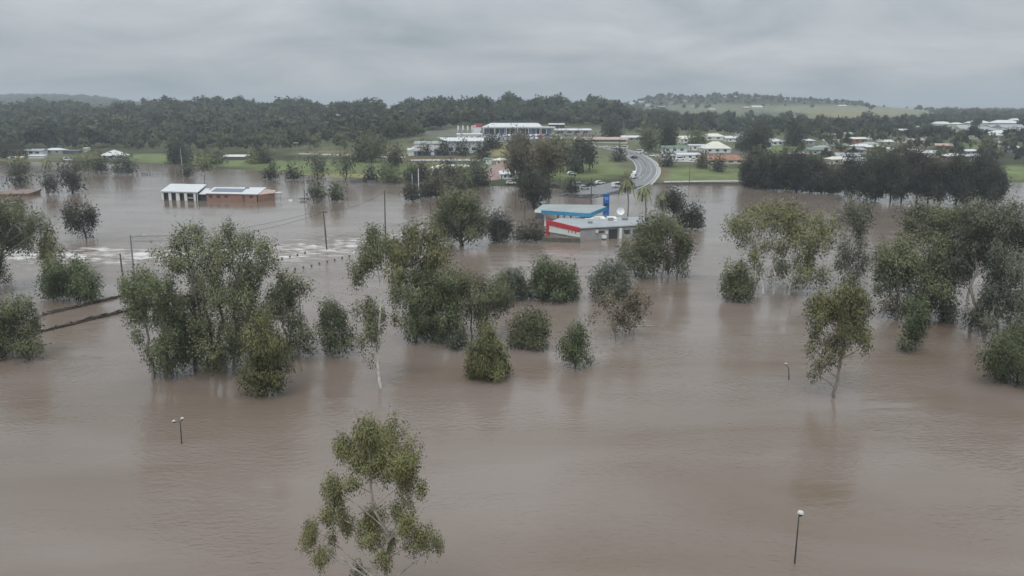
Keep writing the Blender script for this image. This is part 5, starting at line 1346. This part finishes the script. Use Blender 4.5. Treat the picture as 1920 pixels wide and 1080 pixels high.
# ------------------------------------------------------------------ road, paving, kerbs
def ribbon(name, left, right, m, lift, n=70, k=7, parent=None):
    Lp = np.array([G(*p) for p in left]); Rp = np.array([G(*p) for p in right])
    def res(A_):
        s = np.r_[0, np.cumsum(np.linalg.norm(np.diff(A_, axis=0), axis=1))]; s /= s[-1]; t = np.linspace(0, 1, n)
        B = np.stack([np.interp(t, s, A_[:, i]) for i in range(2)], 1)
        for _ in range(6): B[1:-1] = (B[:-2] + 2 * B[1:-1] + B[2:]) / 4
        return B
    a, b2 = res(Lp), res(Rp)
    T = np.linspace(0, 1, k)[None, :, None]
    Gd = a[:, None] * (1 - T) + b2[:, None] * T
    Z = np.maximum(terr(Gd[..., 0], Gd[..., 1]), -.3) + lift
    V = np.concatenate([Gd, Z[..., None]], -1).reshape(-1, 3)
    i = np.arange(n - 1)[:, None] * k; j = np.arange(k - 1)[None, :]
    Q = np.stack([i + j, i + j + 1, i + k + j + 1, i + k + j], -1).reshape(-1, 4)
    o = link(name, qmesh(name, V, Q, [m]), parent)
    return o, a, b2
RL = [(1040, 367), (1085, 356), (1130, 347), (1162, 341), (1186, 330), (1193, 317), (1187, 304), (1172, 293), (1150, 284), (1120, 277), (1070, 273)]
RR = [(1110, 374), (1160, 366), (1192, 357), (1216, 346), (1231, 331), (1234, 319), (1227, 306), (1212, 295), (1190, 285), (1160, 278), (1100, 271)]
ro, ra, rb = ribbon('road', RL, RR, M['asphalt'], .30)
tag(ro, kind='structure')
def strip(name, t, w, m, lift, i0=0, i1=70, kind='structure', label=None):
    d_ = rb - ra; ln = np.linalg.norm(d_, axis=1, keepdims=True); c = ra + d_ * t
    a = (c - d_ / ln * w / 2)[i0:i1]; b2 = (c + d_ / ln * w / 2)[i0:i1]; n = len(a)
    Z = np.maximum(terr(c[i0:i1, 0], c[i0:i1, 1]), -.3)[:, None] + lift
    Za = Z
    V = np.concatenate([np.concatenate([a, Za], 1), np.concatenate([b2, Za], 1)]); i = np.arange(n - 1)
    Q = np.stack([i, i + n, i + n + 1, i + 1], -1)
    o = link(name, qmesh(name, V, Q, [m])); tag(o, kind=kind); return o
strip('median_strip', .46, .9, M['concrete'], .44, 22)
strip('road_marking', .03, .3, M['line'], .36); strip('road_marking', .97, .3, M['line'], .36)
strip('road_marking', .25, .16, M['line'], .36, 20); strip('road_marking', .72, .16, M['line'], .36, 20)
strip('footpath', 1.08, 1.6, M['concrete'], .34, 18)
# guard rail down the middle of the curve
d_ = rb - ra; gr = (ra + d_ * .46)[24:66]; z_ = terr(gr[:, 0], gr[:, 1]) + .44
g0 = np.array([gr[0][0], gr[0][1], z_[0]])
grl = thing('guard_rail', g0, 'dark low guard rail between the two carriageways on the curve', 'guard rail')
MB().tube([(p[0] - g0[0], p[1] - g0[1], zz - g0[2] + .75) for p, zz in zip(gr, z_)], .14, 4).build('rail', M['dark_steel'], grl)
for i in range(0, len(gr), 3):
    MB().box(gr[i][0] - g0[0] - .07, gr[i][0] - g0[0] + .07, gr[i][1] - g0[1] - .07, gr[i][1] - g0[1] + .07, z_[i] - g0[2], z_[i] - g0[2] + .6).build('rail_post', M['dark_steel'], grl)
for nm, l_, r_, m_ in [('side_street', [(905, 342), (915, 325), (922, 311)], [(948, 336), (960, 318), (950, 306)], 'pavers'), ('driveway', [(1240, 303), (1330, 306)], [(1240, 297), (1330, 299)], 'concrete'),
                       ('car_yard', [(880, 262), (950, 268), (1055, 262)], [(890, 250), (960, 254), (1050, 252)], 'asphalt'), ('shore_path', [(1245, 343), (1320, 342), (1395, 341)], [(1245, 340.5), (1320, 339.5), (1395, 339)], 'concrete'),
                       ('service_road', [(770, 303), (860, 303), (960, 302)], [(770, 300), (860, 299), (960, 298)], 'concrete'), ('gravel_track', [(560, 290), (640, 293), (760, 297)], [(560, 287.5), (640, 290.5), (760, 294.5)], 'concrete')]:
    o, _, _ = ribbon(nm, l_, r_, M[m_], .28, n=24, k=5); tag(o, kind='structure')
# low concrete embankment at the right flood edge
a, b2 = G(1225, 346), G(1395, 344.5)
t_ = thing('embankment_wall', (a[0], a[1], 0), 'long dark low embankment wall at the waterline below the right lawn', 'wall')
MB().box(0, float(b2[0] - a[0]), 0, .5, -1, .55).build('wall', M['plinth'], t_); MB().box(0, float(b2[0] - a[0]), -.1, .6, .554, .75).build('coping', M['plinth'], t_)

# ------------------------------------------------------------------ vehicles
def car_meshes(kind):
    van = kind == 'van'
    L_, W_, Hb, Hc = (5.2, 1.95, 1.1, 2.2) if van else (4.5, 1.8, .85, 1.45)
    def prof(y): 
        if van: return [(-L_ / 2, .35), (L_ / 2, .35), (L_ / 2, .95), (L_ / 2 - .9, 1.15), (L_ / 2 - 1.6, Hc), (-L_ / 2 + .05, Hc), (-L_ / 2, Hb)]
        return [(-L_ / 2, .3), (L_ / 2, .3), (L_ / 2, .65), (L_ / 2 - 1.2, .85), (L_ / 2 - 1.95, Hc), (-L_ / 2 + 1.0, Hc), (-L_ / 2 + .1, .95)]
    m = MB(); p = prof(0); n = len(p)
    m.add([(x, -W_ / 2, z) for x, z in p] + [(x, W_ / 2, z) for x, z in p], [tuple(range(n)), tuple(range(2 * n - 1, n - 1, -1))] + [(i, i + n, (i + 1) % n + n, (i + 1) % n) for i in range(n)])
    body = m.mesh('body')
    g = MB(); y = W_ / 2 + .01
    if van: q = [(-L_ / 2 + .5, 1.2), (L_ / 2 - 1.15, 1.2), (L_ / 2 - 1.65, 1.95), (-L_ / 2 + .5, 1.95)]
    else: q = [(-L_ / 2 + .5, .92), (L_ / 2 - 1.4, .9), (L_ / 2 - 1.95, 1.36), (-L_ / 2 + 1.05, 1.36)]
    for s in (-1, 1):
        g.prism([(x, s * y - .01, z) for x, z in q], [(x, s * y + .01, z) for x, z in q])
    side = g.mesh('side_windows', M['glass'])
    x1, z1, x2, z2 = (L_ / 2 - .95, 1.2, L_ / 2 - 1.55, 2.1) if van else (L_ / 2 - 1.25, .9, L_ / 2 - 1.9, 1.4)
    ws = MB().prism([(x1 + .02, -W_ * .42, z1), (x1 + .02, W_ * .42, z1), (x2 + .02, W_ * .40, z2), (x2 + .02, -W_ * .40, z2)], [(x1 + .05, -W_ * .42, z1 + .02), (x1 + .05, W_ * .42, z1 + .02), (x2 + .05, W_ * .40, z2 + .02), (x2 + .05, -W_ * .40, z2 + .02)]).mesh('windscreen', M['glass'])
    wh = MB().tube([(0, -.12, 0), (0, .12, 0)], .33, 10).mesh('wheel', M['rubber'])
    return body, side, ws, wh, L_, W_
CM = {k: car_meshes(k) for k in ('car', 'van')}
bodies = {}
def car(label, pos, rz, colr='white', kind='car', group='vehicles', half=False):
    body, side, ws, wh, L_, W_ = CM[kind]
    if (kind, colr) not in bodies:
        b_ = body.copy(); b_.materials.append(M['car_' + colr]); bodies[(kind, colr)] = b_
    t = thing('parked_car' if kind == 'car' else 'van', pos, label, kind, group, rz)
    link('body', bodies[(kind, colr)], t); link('side_windows', side, t); link('windscreen', ws, t)
    for x in (-L_ * .3, L_ * .3):
        for y in (-W_ / 2 + .08, W_ / 2 - .08):
            link('wheel', wh, t, (x, y, .33))
    return t
def on_road(px, py): g = G(px, py); return (g[0], g[1], g[2] + .32)
for (px, py, rz, c_, k_, lb) in [
    (1189, 335, 1.1, 'white', 'van', 'white van coming down the curve beside the tall thin palm'), (1190, 327, 1.3, 'white', 'car', 'white car just behind the van on the curve'),
    (1157, 352, .6, 'white', 'van', 'white and grey truck-like van at the flood edge behind the blue sign'), (1125, 346, .3, 'white', 'car', 'white car stopped on the grass edge left of the street'),
    (1188, 298, 2.2, 'black', 'car', 'dark car near the top of the curve'), (1198, 288, 2.6, 'white', 'van', 'first white van in the queue beyond the road top'), (1206, 290, 2.6, 'silver', 'car', 'silver car after the first white van in the queue'),
    (1221, 294, 2.8, 'white', 'car', 'white car parked beside the road top, left of two'), (1229, 295, 2.9, 'white', 'car', 'white car parked beside the road top, right of two'),
    (1133, 278, 2.9, 'white', 'car', 'white car leftmost on the far road stretch'), (1153, 279, 2.8, 'white', 'car', 'white car in the middle of the far road stretch'), (1170, 280, 2.7, 'white', 'van', 'white van rightmost on the far road stretch'),
    (1072, 328, .4, 'white', 'car', 'white car under the dark two-part lawn tree'), (1040, 352, 0, 'black', 'car', 'dark car in the shallow flooded street, left'), (1096, 356, .1, 'silver', 'car', 'silver car standing in the shallow flooded street, middle'), (1108, 350, .1, 'black', 'car', 'dark car in the shallow flooded street, right'), (1084, 352, .2, 'silver', 'van', 'grey van in the shallow flooded street behind the dark shrub'),
    (958, 346, .1, 'white', 'car', 'pale car half hidden at the flooded cottage'), (978, 339, .2, 'white', 'car', 'white car under the tall brown-green pair'), (128, 302, 0, 'white', 'van', 'long white van parked on the left shore'),
    (1275, 301, .1, 'white', 'van', 'white van parked left of the workshop'), (1300, 302, .0, 'white', 'car', 'white car parked in front of the workshop'), (1318, 302, .1, 'red', 'car', 'red car beside the small red roof'), (1246, 292, .3, 'white', 'car', 'white car parked above the right lawn bush')]:
    car(lb, on_road(px, py), rz, c_, k_)
cr_ = ['white', 'white', 'silver', 'white', 'blue', 'white', 'silver', 'red', 'white', 'black']
kc = 0
for row, (y_, x0, x1, n_) in enumerate([(260, 893, 935, 6), (256, 905, 1045, 15), (262, 985, 1052, 8), (265, 872, 930, 7)]):
    cnt = {}
    for i in range(n_):
        kc += 1
        c_ = cr_[(kc * 7 + row) % 10]; cnt[c_] = cnt.get(c_, 0) + 1
        rn = ['lower left', 'back', 'lower right', 'front left'][row]
        px = x0 + (x1 - x0) * i / (n_ - 1) + random.Random(kc).uniform(-1, 1)
        car('%s %s car from the left in the %s row of the car yard' % (ORD[cnt[c_] - 1], c_, rn), on_road(px, y_ + random.Random(kc * 3).uniform(-.6, .6)), 1.57 + random.Random(kc).uniform(-.2, .2) + (1.5 if i % 4 == 0 else 0), c_, 'car' if kc % 5 else 'van', 'cars in the car yard')

# ------------------------------------------------------------------ poles, lamps, wires
def pole(label, bx, by, ty, kind='timber', tx=None, rad=.16, cat='pole', group=None):
    b_ = G(bx, by); t = R(tx if tx is not None else bx, ty, b_[1]); h = t[2] - b_[2]
    if tx is None: lx = 0
    else: lx = t[0] - b_[0]
    nm = {'power': 'power_pole', 'lamp': 'street_light', 'flood': 'floodlight_pole'}.get(kind, 'pole')
    root = thing(nm, b_, label, cat, group)
    m_ = 'timber' if kind in ('timber', 'power') else ('white_paint' if kind == 'white' else 'steel')
    if kind == 'dark': m_ = 'dark_steel'
    MB().tube([(0, 0, -1.5), (lx * .5, 0, h * .5), (lx, 0, h)], [rad, rad * .85, rad * .65], 8).build('shaft', M[m_], root)
    if kind == 'power':
        MB().box(lx - 1.2, lx + 1.2, -.3, -.16, h - .45, h - .25).build('crossarm', M['timber'], root)
        for x in (-1.05, -.4, .4, 1.05): MB().tube([(lx + x, -.23, h - .246), (lx + x, -.23, h - .0)], .06, 6).build('insulator', M['wall_grey'], root)
    if kind == 'flood':
        MB().box(lx - 1.3, lx + 1.3, -.1, .1, h, h + .2).build('crossbar', M['steel'], root)
        for x in (-1.1, -.35, .35, 1.1): MB().box(lx + x - .28, lx + x + .28, -.45, -.11, h - .2, h + .35).build('floodlight', M['lamp'], root)
    if kind == 'lamp':
        MB().tube([(lx, 0, h - .6), (lx + 1.6, 0, h + .05), (lx + 3.0, -.1, h + .15)], .06, 6).build('arm', M['steel'], root)
        MB().box(lx + 2.9, lx + 3.6, -.2, .05, h + .05, h + .22).build('lamp_head', M['lamp'], root)
    return root, np.array([b_[0] + lx, b_[1], b_[2] + h])
_, t1 = pole('dark timber power pole with crossarm in the turbulent water', 613, 467, 395, 'power', tx=606, rad=.22, cat='power pole')
_, t2 = pole('tall thin timber pole right of the crossarm pole', 723, 460, 357, 'timber', tx=721, rad=.2)
_, t3 = pole('timber pole at the left side of the large rounded tree', 808, 425, 368, 'timber', rad=.17)
_, t0 = pole('left timber pole carrying a street light on a long arm', 251, 510, 441, 'lamp', tx=244, rad=.22, cat='street light')
pole('short broken timber stump beside the left street light pole', 229, 510, 475, 'timber', tx=225, rad=.2)
pole('tall thin lamp pole standing on a drowned roof right of the clubrooms', 571, 377, 321, 'dark', tx=569, rad=.13)
pole('floodlight pole with crossbar beyond the sports field', 557, 304, 268, 'flood', rad=.16)
pole('slim floodlight pole near the tall dark shore tree', 341, 310, 279, 'white', rad=.13)
pole('faint thin pole at the far left edge of the flood', 8, 354, 333, 'steel', rad=.1)
pole('dark pole left of the dark rounded tree behind the canopy', 966, 387, 348, 'dark', rad=.14)
pole('lower dark pole at the left end of the canopy', 984, 408, 376, 'dark', rad=.14)
pole('dark pole in the flooded street left of the blue sign', 1108, 389, 333, 'dark', rad=.16)
pole('slim dark pole above the low dark street shrub', 1050, 368, 329, 'dark', rad=.13)
pole('brown pole in front of the right lawn', 1292, 347, 306, 'timber', rad=.16)
pole('thick white pole, taller of two, right of the fence line bushes', 785, 348, 316, 'white', rad=.22)
pole('white pole, shorter of two, right of the fence line bushes', 773, 347, 326, 'white', rad=.15)
for i, (x, y, t_) in enumerate([(330, 334, 312), (388, 334, 300), (411, 334, 303), (443, 339, 305), (533, 333, 318), (577, 376, 330), (616, 372, 330), (712, 336, 306), (750, 335, 300)]):
    pole('%s thin pale pole from the left in the flooded sports field' % ORD[i], x, y, t_, 'steel', rad=.07, group='thin poles in the flooded field')


def wire(label, a, b2, sag, n=14):
    t = np.linspace(0, 1, n)[:, None]
    p = a * (1 - t) + b2 * t; p[:, 2] -= (sag * 4 * t * (1 - t))[:, 0]
    V, Q = tube_arrays(p - a, np.full(n, .035), 4)
    o = link('power_line', qmesh('power_line', V, Q, [M['dark_steel']]), None, a); tag(o, label, 'power line', 'overhead wires')
wire('upper wire from the street light pole to the crossarm pole', t0 + [0, 0, -.3], t1 + [-1, -.2, 0], 1.6)
wire('lower wire from the street light pole to the crossarm pole', t0 + [0, 0, -1.3], t1 + [1, -.2, -.1], 2.2)
wire('wire from the crossarm pole to the tall thin pole', t1 + [1, -.2, 0], t2 + [0, 0, -.3], 1.2)
wire('wire from the tall thin pole to the pole by the rounded tree', t2 + [0, 0, -.2], t3 + [0, 0, -.2], 1.0)

# park lamps in the foreground
def lantern(root, x, y, z, s=1.0):
    n = 12
    def rg(r_, zz): return [(x + r_ * math.cos(2 * math.pi * k / n), y + r_ * math.sin(2 * math.pi * k / n), zz) for k in range(n)]
    MB().prism(rg(.10 * s, z), rg(.30 * s, z + .32 * s)).build('lamp_housing', M['dark_steel'], root)
    MB().prism(rg(.31 * s, z + .324 * s), rg(.24 * s, z + .50 * s)).build('lamp_lid', M['lamp'], root)
def park_lamp(label, bx, by, tx, ty, heads):
    b_ = P(bx, by); t = R(tx, ty, b_[1]) - b_
    root = thing('park_lamp', b_, label, 'lamp post')
    MB().tube([(0, 0, -1.5), (0, 0, t[2] * .1), (t[0] * .6, 0, t[2] * .8), (t[0], 0, t[2])], [.075, .07, .05, .045], 8).build('post', M['dark_steel'], root)
    for (dx, dz, s) in heads:
        if dx: MB().tube([(t[0], 0, t[2] - .05), (t[0] + dx, 0, t[2] + dz + .02)], .03, 6).build('arm', M['dark_steel'], root)
        lantern(root, t[0] + dx, 0, t[2] + dz, s)
park_lamp('park lamp with single dark bowl lantern nearest the lower right', 1490, 1056, 1498, 968, [(.10, 0, .85)])
park_lamp('park lamp with two lantern heads in the lower left water', 341, 832, 338, 790, [(-.70, -.18, .62), (.24, .12, .62)])
park_lamp('small bent park lamp far behind on the right near the lone slender gum', 1479, 712, 1478, 688, [(-.35, .25, .6)])
# extra speed ripples / snag left of the double lamp
q = P(1155, 612)
sn = thing('floating_branch', q, 'half-sunk branch trailing right of the bronze twiggy tree', 'branch')
MB().tube([(0, 0, -.05), (3, .2, .12), (6, .1, .05), (9, .4, -.05)], [.12, .1, .07, .03], 6).build('limb', M['bark_white'], sn); MB().tube([(3, .2, .1), (4, .9, .5)], .04, 5).build('twig', M['bark_white'], sn)

# drowned bridge railings with caught debris
def railing(label, p0, p1, n, heap, seed):
    a, b2 = P(*p0), P(*p1); r = random.Random(seed)
    root = thing('bridge_railing', a, label, 'railing')
    d = (b2 - a); ln = np.linalg.norm(d); ang = math.atan2(d[1], d[0]); root.rotation_euler = (0, 0, ang)
    m0, m1 = heap
    MB().tube([(m0 * ln, 0, .22), (m1 * ln, 0, .22)], .09, 6).build('top_rail', M['timber'], root)
    for i in range(n):
        x = ln * i / (n - 1); h = r.uniform(.35, .6)
        MB().box(x - .14, x + .14, -.14, .14, -1, h).build('post', M['timber'], root)
    rr = np.random.default_rng(seed); V = []
    for i in range(900):
        x = rr.uniform(m0, m0 + (m1 - m0) * .9) * ln
        if rr.random() < .4: x = rr.normal((m0 + .12) * ln, .05 * ln)
        x = max(x, m0 * ln)
        c = np.array([x, rr.normal() * .22, abs(rr.normal()) * .16]); e = rr.normal(size=3) * [.7, .25, .12]; s = rr.normal(size=3) * .06
        V += [c - e, c + s, c + e, c - s]
    V = np.array(V); o = link('debris_mat', qmesh('debris_mat', V, np.arange(len(V)).reshape(-1, 4), [M['debris']]), root); o['kind'] = 'stuff'
railing('near railing of the drowned bridge matted with flood debris', (76, 623), (655, 482), 30, (0, .42), 1)
railing('far railing of the drowned bridge, thinner line above the near one', (82, 591), (572, 476), 26, (0, .40), 2)
a = P(77, 590); t_ = thing('leaning_post', a, 'grey leaning post at the left end of the far railing', 'post'); MB().tube([(0, 0, -.5), (-.3, -1.5, 1.2)], .12, 6).build('shaft', M['wall_grey'], t_)

# field fence just above water with two boards
def fence(label, p0, p1, n, panels):
    a, b2 = P(*p0), P(*p1); d = b2 - a; ln = np.linalg.norm(d)
    root = thing('field_fence', a, label, 'fence'); root.rotation_euler = (0, 0, math.atan2(d[1], d[0]))
    MB().tube([(0, 0, .55), (ln, 0, .55)], .06, 4).build('rail', M['dark_steel'], root)
    for i in range(n): MB().box(ln * i / (n - 1) - .06, ln * i / (n - 1) + .06, -.06, .06, -1, .75).build('post', M['dark_steel'], root)
    for (t0, t1) in panels: MB().box(ln * t0, ln * t1, -.12, -.06, .05, 1.3).build('board', M['roof_dark'], root)
fence('long low field fence just above the water with dark boards', (575, 342), (792, 344), 26, [(0, .08), (.38, .49), (.53, .60), (.66, .74)])
fence('thin low fence line left of the slim dark sapling', (250, 328), (350, 330), 12, [])
fence('thin far fence line in front of the pavilion', (150, 318), (300, 319), 14, [])

# ------------------------------------------------------------------ haze
def haze():
    m = bpy.data.materials.new('haze'); m.use_nodes = True; nt = m.node_tree; nt.nodes.clear()
    v = nt.nodes.new('ShaderNodeVolumePrincipled'); o = nt.nodes.new('ShaderNodeOutputMaterial')
    v.inputs['Color'].default_value = (.86, .93, 1.0, 1); v.inputs['Density'].default_value = HAZE; v.inputs['Anisotropy'].default_value = .2
    nt.links.new(v.outputs[0], o.inputs['Volume'])
    tz = TV[:, 2].max() + 40
    tag(MB().box(-11000, 11000, -300, 9600, -6, tz).build('haze', m), kind='stuff')
haze()
